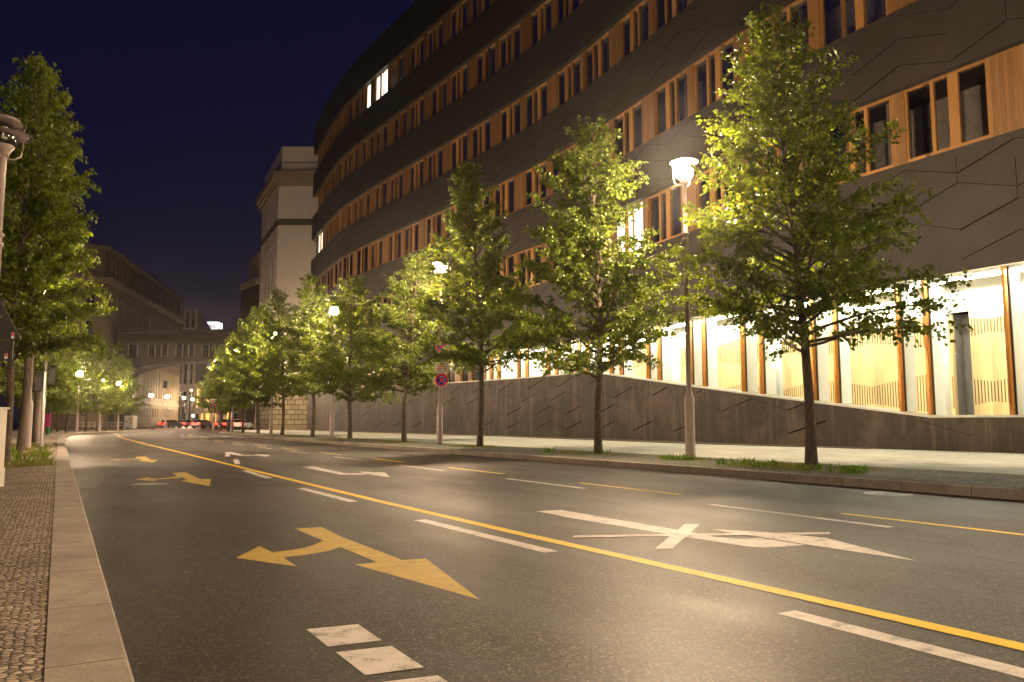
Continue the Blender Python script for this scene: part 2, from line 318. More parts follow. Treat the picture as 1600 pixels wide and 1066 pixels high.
# ------------------------------------------------------------------ mesh builder and scene tree
class MB:
    def __init__(s): s.v = []; s.f = []; s.m = []; s.mats = []
    def mi(s, k):
        if k is None: k = 0 if not s.mats else s.mats[0]
        if k not in s.mats: s.mats.append(k)
        return s.mats.index(k)
    def poly(s, pts, k=None):
        i = len(s.v); s.v += [tuple(p) for p in pts]; s.f.append(tuple(range(i, i + len(pts)))); s.m.append(s.mi(k))
    def box(s, c, d, k=None, rot=0):
        cx, cy, cz = c; a, b_, h = d[0] / 2, d[1] / 2, d[2] / 2; cs, sn = math.cos(rot), math.sin(rot); i = len(s.v)
        for z in (-h, h):
            for x, y in ((-a, -b_), (a, -b_), (a, b_), (-a, b_)): s.v.append((cx + x * cs - y * sn, cy + x * sn + y * cs, cz + z))
        for f in ((0, 3, 2, 1), (4, 5, 6, 7), (0, 1, 5, 4), (1, 2, 6, 5), (2, 3, 7, 6), (3, 0, 4, 7)):
            s.f.append(tuple(i + q for q in f)); s.m.append(s.mi(k))
    def b2(s, x0, x1, y0, y1, z0, z1, k=None): s.box(((x0 + x1) / 2, (y0 + y1) / 2, (z0 + z1) / 2), (abs(x1 - x0), abs(y1 - y0), abs(z1 - z0)), k)
    def prism(s, pts, z0, z1, k=None, top=None):
        n = len(pts); i = len(s.v)
        s.v += [(p[0], p[1], z0) for p in pts] + [(p[0], p[1], z1) for p in pts]
        for j in range(n): s.f.append((i + j, i + (j + 1) % n, i + n + (j + 1) % n, i + n + j)); s.m.append(s.mi(k))
        s.f.append(tuple(i + n + j for j in range(n))); s.m.append(s.mi(top or k))
        s.f.append(tuple(i + j for j in reversed(range(n)))); s.m.append(s.mi(k))
    def strip(s, line, k=None):            # closed section points per station -> swept solid
        n = len(line[0]); i = len(s.v)
        for st in line: s.v += [tuple(p) for p in st]
        for a in range(len(line) - 1):
            for j in range(n):
                s.f.append((i + a * n + j, i + a * n + (j + 1) % n, i + (a + 1) * n + (j + 1) % n, i + (a + 1) * n + j)); s.m.append(s.mi(k))
        s.f.append(tuple(i + j for j in reversed(range(n)))); s.m.append(s.mi(k))
        s.f.append(tuple(i + (len(line) - 1) * n + j for j in range(n))); s.m.append(s.mi(k))
    def lathe(s, prof, c=(0, 0, 0), n=16, k=None):
        i = len(s.v)
        for r, z in prof:
            for j in range(n): a = 2 * math.pi * j / n; s.v.append((c[0] + r * math.cos(a), c[1] + r * math.sin(a), c[2] + z))
        for a in range(len(prof) - 1):
            for j in range(n): s.f.append((i + a * n + j, i + a * n + (j + 1) % n, i + (a + 1) * n + (j + 1) % n, i + (a + 1) * n + j)); s.m.append(s.mi(k))
        if prof[0][0] > 1e-4: s.f.append(tuple(i + j for j in reversed(range(n)))); s.m.append(s.mi(k))
        if prof[-1][0] > 1e-4: s.f.append(tuple(i + (len(prof) - 1) * n + j for j in range(n))); s.m.append(s.mi(k))
    def tube(s, pts, rad, n=6, k=None):
        i = len(s.v); m = len(pts)
        if not hasattr(rad, '__len__'): rad = [rad] * m
        for q in range(m):
            a = Vector(pts[max(q - 1, 0)]); b_ = Vector(pts[min(q + 1, m - 1)]); d = (b_ - a)
            if d.length < 1e-9: d = Vector((0, 0, 1))
            d.normalize(); u = d.cross(Vector((0, 0, 1)) if abs(d.z) < .9 else Vector((1, 0, 0))).normalized(); w_ = d.cross(u)
            p = Vector(pts[q])
            for j in range(n):
                t = 2 * math.pi * j / n; s.v.append(tuple(p + (u * math.cos(t) + w_ * math.sin(t)) * rad[q]))
        for q in range(m - 1):
            for j in range(n): s.f.append((i + q * n + j, i + (q + 1) * n + j, i + (q + 1) * n + (j + 1) % n, i + q * n + (j + 1) % n)); s.m.append(s.mi(k))
        s.f.append(tuple(i + j for j in range(n))); s.m.append(s.mi(k))
        s.f.append(tuple(i + (m - 1) * n + j for j in reversed(range(n)))); s.m.append(s.mi(k))
    def weld(s):
        d = {}; m = []; nv = []
        for p in s.v:
            q = (round(p[0], 3), round(p[1], 3), round(p[2], 3))
            if q not in d: d[q] = len(nv); nv.append(p)
            m.append(d[q])
        seen = {}; keep = []
        for i, f in enumerate(s.f):
            g = tuple(m[j] for j in f); key = frozenset(g)
            if key in seen: seen[key].append(i)
            else: seen[key] = [i]
        nf, nm = [], []
        for key, ids in seen.items():
            if len(ids) == 1 and len(key) > 2: nf.append(tuple(m[j] for j in s.f[ids[0]])); nm.append(s.m[ids[0]])
        s.v, s.f, s.m = nv, nf, nm
    def build(s, name, k, parent=None, smooth=False, **kw):
        me = bpy.data.meshes.new(name); me.from_pydata(s.v, [], s.f)
        mats = [q if q else k for q in s.mats] or [k]
        for q in mats: me.materials.append(M[q])
        if len(mats) > 1: me.polygons.foreach_set('material_index', s.m)
        if smooth: me.polygons.foreach_set('use_smooth', [True] * len(s.f))
        me.update()
        o = bpy.data.objects.new(name, me); col.objects.link(o)
        if parent is not None:
            o.parent = parent
            if kw.get('world', False): o.matrix_parent_inverse = wmat(parent).inverted()
        return o
def wmat(o):
    m = Matrix.Translation(o.location) @ o.rotation_euler.to_matrix().to_4x4()
    if o.parent: m = wmat(o.parent) @ o.matrix_parent_inverse @ m
    return m
def mk(fn):
    b = MB(); fn(b); return b
def tag(o, label, cat, group=None, kind=None):
    if label: o['label'] = label
    if cat: o['category'] = cat
    if group: o['group'] = group
    if kind: o['kind'] = kind
    return o
def thing(name, loc, label, cat, group=None, rz=0):
    o = bpy.data.objects.new(name, None); col.objects.link(o); o.location = loc; o.rotation_euler = (0, 0, rz)
    o.empty_display_size = .3
    return tag(o, label, cat, group)
KIDS = {}
def copy_tree(o, parent=None):
    c = o.copy(); col.objects.link(c)
    if parent is not None: c.parent = parent
    for ch in [q for q in o.children]: copy_tree(ch, c)
    return c
def px(x, y, d):                 # sight line through image point (x, y) at forward distance d -> point in the street
    a = (x - 800) / F; b_ = (533 - y) / F
    ry = math.cos(PITCH) - b_ * math.sin(PITCH); rz = math.sin(PITCH) + b_ * math.cos(PITCH); t = d / ry
    return (a * t * CR[0] + d * CF[0], a * t * CR[1] + d * CF[1], HC + rz * t)
def cw(xc, yc): return (xc * CR[0] + yc * CF[0], xc * CR[1] + yc * CF[1])

# ------------------------------------------------------------------ ground
KZ = .15
def struct(name, b, k, kind='structure'):
    o = b.build(name, k); o['kind'] = kind; return o
b = MB(); b.poly([(-400, -150, -.004), (500, -150, -.004), (500, 900, -.004), (-400, 900, -.004)]); struct('ground', b, 'asphalt')
b = MB(); b.poly([(-1, -40, 0), (12.5, -40, 0), (12.5, 60, 0), (16, 75, 0), (24, 95, 0), (60, 230, 0), (20, 230, 0), (2, 90, 0), (-1, 60, 0)]); struct('road', b, 'asphalt')
LK = [(0, -40), (0, 0), (-.02, 40), (-.05, 54), (.10, 63.5), (.60, 74.5), (2.4, 84.5), (4.9, 94), (9.5, 107), (13, 116), (14, 122)]
def offs(line, d):
    out = []
    for i, p in enumerate(line):
        a = line[max(i - 1, 0)]; c = line[min(i + 1, len(line) - 1)]; t = Vector((c[0] - a[0], c[1] - a[1])).normalized()
        out.append((p[0] + t.y * d, p[1] - t.x * d))
    return out
LO = offs(LK, .30)
b = MB(); b.strip([[(p[0], p[1], -.05), (q[0], q[1], -.05), (q[0], q[1], KZ - .012), (q[0] - .012, q[1], KZ), (p[0], p[1], KZ)] for p, q in zip(LK, LO)]); struct('kerb', b, 'kerb')
b = MB()
pts = [(p[0] - .003, p[1]) for p in LK]
b.prism([(-9, -40)] + pts + [(6, 124), (-9, 100)], -.05, KZ - .006); struct('pavement', b, 'cobble')
b = MB(); b.poly([(-9.01, -40, .01), (-9.01, 120, .01), (-200, 120, .01), (-200, -40, .01)]); struct('side_yard', b, 'gutter')
RK = [(12.05, -40), (12.05, 58), (12.5, 70), (13.6, 82), (15.4, 92), (17.2, 97), (20, 99.6), (24, 100.2)]
RI = offs(RK, .16)
b = MB(); b.strip([[(p[0], p[1], -.05), (q[0], q[1], -.05), (q[0], q[1], KZ), (p[0] + .012, p[1], KZ), (p[0], p[1], KZ - .012)] for p, q in zip(RK, RI)]); struct('kerb', b, 'kerb')
b = MB(); b.prism([(p[0] + .003, p[1]) for p in RI[:6]] + [(16.8, 96), (15.55, 60), (15.55, -40)], -.05, KZ - .008); struct('verge', b, 'verge')
b = MB(); b.prism([(15.553, -40), (15.553, 60), (16.803, 96), (20, 99), (24, 99.9), (25.9, 99.9), (25.9, 60), (25.9, -40)], -.05, KZ); struct('pavement', b, 'slabs')
b = MB(); b.prism([(25.35, 19), (24.3, 27), (25.2, 40), (25.7, 46), (25.2, 58), (24.3, 70), (24.1, 84), (25.2, 98), (26.6, 98), (26.9, 60), (26.9, 46), (26.6, 36), (25.9, 25), (25.85, 19)], .02, KZ + .035); struct('gravel_strip', b, 'gutter')

# ------------------------------------------------------------------ painted markings
MZ = .002
def mark(name, polys, k, label, cat, z=MZ, group=None):
    b = MB()
    for i, p in enumerate(polys): b.poly([(x, y, z + .0015 * i) for x, y in p])
    o = b.build(name, k)
    for pl in o.data.polygons:
        if pl.normal.z < 0: pl.flip()
    o['kind'] = 'structure'; return o
A1 = [(2.212, 8.564), (2.498, 8.549), (2.457, 7.75), (2.486, 6.205), (2.681, 6.182), (2.371, 4.602), (2.086, 6.196), (2.276, 6.211), (2.253, 7.12), (2.11, 6.963), (1.914, 6.861), (1.673, 6.813), (1.664, 6.339), (1.328, 6.983), (1.632, 7.522), (1.653, 7.124), (1.825, 7.156), (1.991, 7.247), (2.124, 7.41), (2.232, 7.577)]
A2 = [(2.219, 19.066), (2.517, 19.283), (2.456, 16.751), (2.649, 16.703), (2.342, 14.866), (2.072, 16.481), (2.217, 16.767), (2.234, 17.521), (2.076, 17.231), (1.657, 17.084), (1.669, 16.652), (1.34, 17.263), (1.621, 17.868), (1.653, 17.388), (1.929, 17.502), (2.178, 17.903)]
mark('painted_arrow', [A1], 'arrow_paint', '', '')
mark('painted_arrow', [A2], 'arrow_paint', '', '')
mark('painted_arrow', [[(x - .03, y + 9.3) for x, y in A2]], 'arrow_paint', '', '')
WS = [(5.28, 8.72), (5.632, 8.689), (5.658, 6.278), (5.627, 5.897), (5.768, 5.7), (5.954, 5.634), (5.982, 5.139), (5.572, 5.2), (5.467, 5.327), (5.419, 5.681), (5.373, 6.233), (5.261, 7.958)]
WH = [(6.003, 6.35), (6.325, 5.896), (6.513, 5.347), (6.084, 4.117), (6.011, 5.149), (6.018, 5.726), (5.97, 5.984)]
WC = [(6.027, 6.804), (6.157, 6.711), (4.783, 5.568), (4.619, 5.616)]
WT = [(4.376, 6.556), (4.469, 6.652), (5.347, 6.284), (6.866, 5.579), (6.75, 5.485), (5.258, 6.181)]
mark('painted_arrow', [WS, WH, WC, WT], 'white_paint', '', '')
W2 = [(5.321, 19.996), (5.619, 20.056), (5.505, 17.232), (5.853, 16.86), (5.756, 16.478), (5.268, 16.706)]
W3 = [(5.95, 17.579), (6.341, 16.887), (5.87, 15.399), (5.82, 16.682)]
mark('painted_arrow', [W2, W3], 'white_paint', '', '')
mark('painted_arrow', [[(x, y + 11) for x, y in W2], [(x, y + 11) for x, y in W3]], 'white_paint', '', '')
mark('painted_blocks', [[(1.222, 4.423), (1.501, 4.39), (1.5, 4.015), (1.226, 4.036)], [(1.229, 3.915), (1.505, 3.885), (1.508, 3.484), (1.236, 3.505)],
                        [(1.235, 3.38), (1.513, 3.34), (1.52, 2.93), (1.24, 2.95)]], 'white_paint', '', '')
mark('painted_block', [[(5.303, 30.4), (5.43, 30.4), (4.9, 27.3), (4.735, 27.3)]], 'white_paint', '', '')
b = MB()
YL = [(4.25, -6), (4.24, 2.3), (4.2, 4), (4.08, 7.2), (4.0, 10.7), (3.97, 16.5), (3.94, 29), (3.87, 43), (3.85, 60), (3.95, 67), (4.3, 73), (5.0, 78), (6.6, 82)]
a_, c_ = offs(YL, -.07), offs(YL, .07)
for i in range(len(YL) - 1): b.poly([(*a_[i], .004), (*c_[i], .004), (*c_[i + 1], .004), (*a_[i + 1], .004)])
struct('yellow_lane_line', b, 'yellow_paint')
def dashes(name, off0, per, far, ln, wd, k, n, s=0):
    b = MB()
    for i in range(-1, n):
        y1 = far + per * i; y0 = y1 - ln
        o0 = off0 + max(0, y0 - 55) ** 2 * .004; o1 = off0 + max(0, y1 - 55) ** 2 * .004
        b.poly([(o0 - wd / 2, y0, MZ), (o0 + wd / 2, y0, MZ), (o1 + wd / 2, y1, MZ), (o1 - wd / 2, y1, MZ)])
    struct(name, b, k)
b = MB()
for y0, y1, x0, x1 in ((-2.3, .3, 3.93, 3.9), (.8, 3.42, 3.82, 3.80), (5.95, 8.62, 3.76, 3.66), (11.0, 13.7, 3.66, 3.62), (16.4, 19.35, 3.70, 3.80), (22.3, 25.0, 4.2, 4.65)):
    b.poly([(x0 - .075, y0, MZ), (x0 + .075, y0, MZ), (x1 + .075, y1, MZ), (x1 - .075, y1, MZ)])
struct('white_lane_dashes', b, 'white_paint')
dashes('white_lane_dashes', 7.78, 5.72, 8.26, 2.72, .12, 'white_paint', 13)
dashes('yellow_lane_dashes', 8.42, 5.68, 6.66, 2.75, .10, 'yellow_paint', 14)

b = MB()
for q in ([(.32, 9.9), (1.25, 9.7), (1.3, 11.8), (.34, 12.0)], [(9.3, 9.6), (10.7, 9.5), (10.75, 12.6), (9.35, 12.7)], [(4.5, 12.6), (6.9, 12.5), (6.95, 13.4), (4.5, 13.5)], [(.32, 15.0), (3.6, 14.2), (3.6, 14.7), (.32, 15.5)]):
    b.poly([(x, y, .001) for x, y in q])
struct('asphalt_patches', b, 'patch')
b = MB(); rs = np.random.default_rng(2); sy = list(np.arange(-4, 40, .5)); sxx = [6.67 + .012 * rs.normal() for _ in sy]
for i in range(len(sy) - 1):
    wq = .006 + .006 * rs.random(); b.poly([(sxx[i] - wq, sy[i], .003), (sxx[i] + wq, sy[i], .003), (sxx[i + 1] + wq, sy[i + 1], .003), (sxx[i + 1] - wq, sy[i + 1], .003)])
for x0, y0, x1, y1 in ((.33, 10.2, .95, 10.05), (.4, 11.8, .95, 12.05), (.3, 15.2, 3.6, 13.6)):
    b.poly([(x0, y0, .003), (x0, y0 + .03, .003), (x1, y1 + .02, .003), (x1, y1, .003)])
struct('asphalt_seam', b, 'roof')

# manhole covers
def manhole(x, y, r, label):
    t = thing('manhole_cover', (x, y, 0), label, 'manhole cover')
    b = MB(); b.lathe([(r * .86, -.01), (r * .86, .001), (r, .003), (r, -.01)], n=32); b.build('frame_ring', 'iron', t)
    b = MB(); b.lathe([(r * .84, -.01), (r * .84, .002), (0, .002)], n=32)
    for i in range(-3, 4):
        b.box((i * r * .22, 0, .0015), (.02, 1.3 * math.sqrt(max(.05, r * r * .6 - (i * r * .22) ** 2)), .008))
    b.build('cover', 'iron', t)
manhole(1.47, 15.9, .31, 'round manhole cover in the road between the two nearer yellow arrows')
manhole(11.35, 8.1, .36, 'round iron manhole cover in the road beside the right kerb')

# ------------------------------------------------------------------ office building
OC = [(-12, 26), (26, 26), (30, 26.45), (36, 27.15), (41, 27.6), (46, 27.75), (52, 27.5), (60, 27.0), (66, 26.6), (72, 26.2), (78, 25.85), (84, 25.7), (90, 26.15), (96, 26.8), (101, 27.3)]
def O(y): return float(np.interp(y, [q[0] for q in OC], [q[1] for q in OC]))
ob = thing('office_building', (26, 45, 0), 'large curved dark stone office building with orange wood window bands', 'office building')
def ys(y0, y1, st=2.0):
    n = max(1, int(math.ceil((y1 - y0) / st))); base = [y0 + (y1 - y0) * i / n for i in range(n + 1)]
    return base
ROWS = [(10.35, 13.2, 14.4), (16.1, 18.9, 33.5), (21.8, 24.5, 52.5), (27.5, 30.3, 63.9), (33.2, 36.0, 60.5)]
bands = [(6.15, 10.35)] + [(ROWS[i][1], ROWS[i + 1][0]) for i in range(4)] + [(36.0, 39.7)]
Y0, Y1 = -6.0, 101.0
for z0, z1 in bands:
    b = MB(); b.strip([[(O(y), y, z0), (O(y), y, z1), (O(y) + 2.6, y, z1), (O(y) + 2.6, y, z0)] for y in ys(Y0, Y1)])
    b.build('stone_band', 'stone', ob, world=True)
b = MB(); b.prism([(28.5, Y0), (28.5, 60), (28.2, 84), (29, 100.5), (46, 100.5), (46, Y0)], 6.5, 39.6); b.build('core_wall', 'roof', ob, world=True)
BT = [(-12, 1.26), (16.8, 1.26), (39, 4.05), (48, 4.1), (101, 4.65)]
def bt(y): return float(np.interp(y, [q[0] for q in BT], [q[1] for q in BT]))
sts = sorted(set(ys(Y0, 16.8) + ys(16.8, 39) + ys(39, Y1)))
b = MB(); b.strip([[(O(y), y, 0), (O(y), y, bt(y)), (O(y) + .5, y, bt(y)), (O(y) + .5, y, 0)] for y in sts]); b.build('base_wall', 'base_stone', ob, world=True)
b = MB(); b.strip([[(O(y) - .03, y, bt(y) + .002), (O(y) - .03, y, bt(y) + .07), (O(y) + .55, y, bt(y) + .09), (O(y) + .55, y, bt(y) + .002)] for y in sts if y < 60]); b.build('ledge', 'ledge', ob, world=True)
# zigzag open joints of the cladding
rj = random.Random(12)
def joints(name, zlo, zhi, y0, y1, stations, dz, amp, keep, wide, thin, vert):
    Os = lambda y: float(np.interp(y, stations, [O(q) for q in stations])) - .006
    b = MB(); nrow = int((40) / dz)
    for k in range(nrow):
        zb = zlo(50) * 0 + k * dz + rj.uniform(-.06, .06); ph = rj.choice((0, 0, .95, 1.9)); n = 0
        y = y0 + ph
        while y < y1:
            yn = y + 1.9; up = n % 2; za = zb + (amp if up else -amp) / 2; zc = zb + (-amp if up else amp) / 2
            w_ = (wide if up else thin) * rj.uniform(.7, 1.2)
            if rj.random() < keep:
                m_ = 4
                for q in range(m_):
                    ya, yb = y + (yn - y) * q / m_, y + (yn - y) * (q + 1) / m_; z_a, z_b = za + (zc - za) * q / m_, za + (zc - za) * (q + 1) / m_
                    if min(z_a, z_b) - w_ > max(zlo(ya), zlo(yb)) and max(z_a, z_b) < min(zhi(ya), zhi(yb)):
                        b.poly([(Os(ya), ya, z_a - w_), (Os(yb), yb, z_b - w_), (Os(yb), yb, z_b), (Os(ya), ya, z_a)])
            if rj.random() < vert:
                zt_ = za + dz + rj.uniform(-.1, .1)
                if za > zlo(y) and zt_ < zhi(y): b.poly([(Os(y) - .001, y, za), (Os(y) - .001, y + .018, za), (Os(y) - .001, y + .018, zt_), (Os(y) - .001, y, zt_)])
            y = yn; n += 1
    if b.v:
        o = b.build(name, 'joint_black', ob, world=True); o['kind'] = 'stuff'
for z0, z1 in bands:
    joints('cladding_joints', lambda y, z0=z0: z0, lambda y, z1=z1: z1, 4, 100.5, ys(Y0, Y1), .98, .62, .86, .042, .020, .4)
joints('cladding_joints', lambda y: .3, lambda y: bt(y) - .02, 4, 100.5, sts, .92, .52, .58, .055, .014, .12)
# ground floor rooms
LE = 53.0
b = MB(); b.prism([(26.52, Y0), (O(30) + .52, 30), (O(36) + .52, 36), (O(41) + .52, 41), (O(46) + .52, 46), (O(LE) + .52, LE), (32, LE), (32, Y0)], 1.05, 1.18); b.build('lobby_floor', 'ledge', ob, world=True)
b = MB(); b.b2(30.8, 31.0, Y0, 18.1, 1.18, 6.15); b.b2(30.8, 31.0, 18.85, LE, 1.18, 6.15); b.b2(30.8, 31.0, 18.1, 18.85, 5.45, 6.15)
b.build('slatted_back_wall', 'slats', ob, world=True)
b = MB(); b.b2(31.6, 31.7, 17.5, 19.5, 1.18, 5.45, 'room'); b.b2(31.0, 31.6, 17.95, 18.08, 1.18, 5.45, 'wood'); b.b2(31.0, 31.6, 18.87, 19.0, 1.18, 5.45, 'room'); b.build('door_recess', 'room', ob, world=True)
b = MB(); b.b2(30.80, 30.83, 30, 31, 1.18, 2.3); 
b = MB(); b.prism([(26.1, Y0), (26.1, 26), (O(36) + .05, 36), (O(46) + .05, 46), (O(LE) + .05, LE), (31.9, LE), (31.9, Y0)], 6.10, 6.147); b.build('lobby_ceiling', 'white_wall', ob, world=True)
for x0, y0 in ((26.3, Y0), (O(LE) + .4, LE)):
    b = MB(); b.b2(x0, 31.9, y0, y0 + .1, 1.18, 6.1); b.build('lobby_end_wall', 'white_wall', ob, world=True)
for y in (5.5, 8.3, 16.1, 25.6 - 1.6, 31.8, 39.6, 47.4):
    pass
for i, y in enumerate((2.15, 9.95, 17.75, 25.55, 33.35, 41.15, 48.9)):
    b = MB(); b.lathe([(.25, 1.18), (.25, 6.1)], (O(y) + 2.3, y, 0), 20); b.build('column', 'white_wall', ob, smooth=True, world=True)
for x in (30.35,):
    b = MB(); b.b2(x - .06, x + .06, Y0 + .3, LE - .3, 6.02, 6.06); b.build('ceiling_light', 'lobby_light', ob, world=True)
b = MB(); b.strip([[(O(y) + 1.0, y, 6.03), (O(y) + 1.0, y, 6.07), (O(y) + 1.14, y, 6.07), (O(y) + 1.14, y, 6.03)] for y in ys(Y0 + .3, LE - .3)]); b.build('ceiling_light', 'lobby_light', ob, world=True)
gy = [16.94 + 3.8 * k for k in range(-6, 10)]
allm = []
for y in gy: allm += [y, y + 1.07]
allm = [y for y in allm if Y0 < y < LE]
for y in allm:
    x = O(y) + .26; z0 = bt(y) + .08
    b = MB(); b.b2(x - .10, x + .10, y - .045, y + .045, z0, 6.15); b.b2(x + .10, x + .16, y - .075, y + .075, z0, 6.148, 'dark_metal'); b.build('mullion', 'bronze', ob, world=True)
    b = MB(); b.b2(x + .17, x + .82, y - .03, y + .03, z0, 6.09); b.build('fin', 'white_wall', ob, world=True)
ed = [Y0] + allm + [LE]
for a, c in zip(ed[:-1], ed[1:]):
    a2, c2 = a + .08, c - .08
    if c2 - a2 < .1: continue
    b = MB(); b.poly([(O(a2) + .40, a2, bt(a2) + .08), (O(c2) + .40, c2, bt(c2) + .08), (O(c2) + .40, c2, 6.12), (O(a2) + .40, a2, 6.12)]); b.build('glass_panel', 'shop_glass', ob, world=True)
# wood cladding rows with windows
LAY = [('p', 1.3)] + [(t, w_ * .922) for t, w_ in (('w', 1.1), ('o', .4), ('n', .55), ('m', .15), ('w', 1.05), ('P', .6), ('w', 1.1), ('m', .15), ('n', .5), ('o', .4), ('w', 1.05))]
nwin = 0
def window(y0, y1, parts, z0, z1, lit, low=False):
    # parts: list of (type, a, b) in Y between y0 and y1
    X = lambda y: O(y) + .37
    b = MB()
    fr = .07
    for t, a, c in parts:
        if t in 'om': b.strip([[(X(y), y, z0 + fr), (X(y), y, z1 - fr), (X(y) + .12, y, z1 - fr), (X(y) + .12, y, z0 + fr)] for y in (a, c)])
    for za, zb in ((z0, z0 + .24), (z1 - fr, z1)):
        b.strip([[(X(y) - .02, y, za), (X(y) - .02, y, zb), (X(y) + .12, y, zb), (X(y) + .12, y, za)] for y in (y0, y1)])
    for y, d in ((y0, fr), (y1, -fr)):
        b.strip([[(X(q), q, z0 + fr), (X(q), q, z1 - fr), (X(q) + .12, q, z1 - fr), (X(q) + .12, q, z0 + fr)] for q in sorted((y, y + d))])
    f = b.build('window', 'wood_frame', ob, world=True)
    b = MB()
    first_ = True
    for t, a, c in parts:
        if lit == 2 and t in 'wn': b.mi('office_glass'); kk = 'lit_window' if first_ else 'office_glass'; first_ = False
        else: kk = None
        if t in 'wn': b.poly([(X(a) + .09, a, z0 + fr * .5), (X(c) + .09, c, z0 + fr * .5), (X(c) + .09, c, z1 - fr * .5), (X(a) + .09, a, z1 - fr * .5)], kk)
    b.build('pane', 'lit_window' if lit == 1 else 'office_glass', f, world=True)
    if lit: f['label'] = 'window group lit bright white from inside'
VIS = [(8.5, 52), (13, 74), (24, 101), (32, 101), (40, 101)]
LITS = {(0, 1): [(25.2, 33.2)], (4, 1): []}
for r, (z0, z1, ph) in enumerate(ROWS):
    clad = MB(); X = lambda y: O(y) + .32
    k = -9; segs = []
    y = ph - 1.3 - 7.8 * 9
    while y < Y1:
        parts = []; yy = y
        for t, w_ in LAY: parts.append((t, yy, yy + w_)); yy += w_
        for t, a, c in parts:
            if t in 'pP':
                a_, c_ = max(a, Y0), min(c, Y1)
                if c_ > a_:
                    for za, zb in ((z0, z1 - .04), (z1 - .04, z1)): clad.strip([[(X(q), q, za), (X(q), q, zb), (X(q) + .3, q, zb), (X(q) + .3, q, za)] for q in (a_, c_)])
            else:
                a_, c_ = max(a, Y0), min(c, Y1)
                if c_ > a_: clad.strip([[(X(q), q, z1 - .04), (X(q), q, z1), (X(q) + .3, q, z1), (X(q) + .3, q, z1 - .04)] for q in (a_, c_)])
        for g in (parts[1:6], parts[7:12]):
            a, c = g[0][1], g[-1][2]
            if a > Y0 and c < Y1:
                mid = (a + c) / 2; lit = False
                if r == 0 and abs(mid - LITE) < 1.9 if False else False: pass
                segs.append((a, c, g))
        y = yy
    clad.weld(); clad.build('wood_cladding', 'wood', ob, world=True)
    rest = MB()
    for a, c, g in segs:
        mid = (a + c) / 2
        lit = (r == 0 and 33.6 < mid < 36.6) or (r == 4 and (72.2 < mid < 75.0)) or (r == 2 and mid > 93)
        if VIS[r][0] - 4 < mid < VIS[r][1] and nwin < 97:
            window(a, c, g, z0, z1, 2 if r == 4 and 75.5 < mid < 79.3 else lit); nwin += 1
        else:
            for t, p, q in g:
                rest.strip([[(X(s) + .05, s, z0), (X(s) + .05, s, z1), (X(s) + .17, s, z1), (X(s) + .17, s, z0)] for s in (p, q)], 'dark_pane' if t in 'wn' else 'wood_frame')
    if rest.v:
        o = rest.build('window_strip', 'dark_pane', ob, world=True); o['kind'] = 'stuff'
    # room behind
    b = MB(); b.strip([[(O(s) + 2.25, s, z0), (O(s) + 2.25, s, z1), (O(s) + 2.3, s, z1), (O(s) + 2.3, s, z0)] for s in ys(Y0, Y1, 6)])
    for s in np.arange(Y0 + 1, Y1 - 1, 3.9): b.b2(O(s) + .9, O(s) + 2.2, s, s + .12, z0, z1)
    b.build('room_partition', 'room', ob, world=True)
# low wood windows on the far part of the ground floor
z1 = 6.15; y = LE + .2
while y < 99:
    z0 = bt(y) + .02
    for a, c, t in ((0, .9, 'p'), (.9, 2.3, 'w'), (2.3, 2.6, 'p'), (2.6, 3.9, 'w')):
        b = MB()
        if t == 'p':
            b.strip([[(O(s) + .4, s, z0), (O(s) + .4, s, z1), (O(s) + .6, s, z1), (O(s) + .6, s, z0)] for s in (y + a, y + c)]); b.build('wood_panel', 'wood', ob, world=True)
        else:
            for s0, s1 in ((y + a, y + a + .08), (y + c - .08, y + c)):
                b.strip([[(O(s) + .45, s, z0), (O(s) + .45, s, z1), (O(s) + .545, s, z1), (O(s) + .545, s, z0)] for s in (s0, s1)], 'wood_frame')
            b.strip([[(O(s) + .44, s, z0), (O(s) + .44, s, z0 + .12), (O(s) + .546, s, z0 + .12), (O(s) + .546, s, z0)] for s in (y + a + .08, y + c - .08)], 'wood_frame')
            f = b.build('low_window', 'wood_frame', ob, world=True)
            b = MB(); b.strip([[(O(s) + .55, s, z0), (O(s) + .55, s, z1), (O(s) + .6, s, z1), (O(s) + .6, s, z0)] for s in (y + a, y + c)]); b.build('pane', 'lit_window' if 88 < y < 90.5 and a < 1 else 'dark_pane', f, world=True)
    y += 3.9

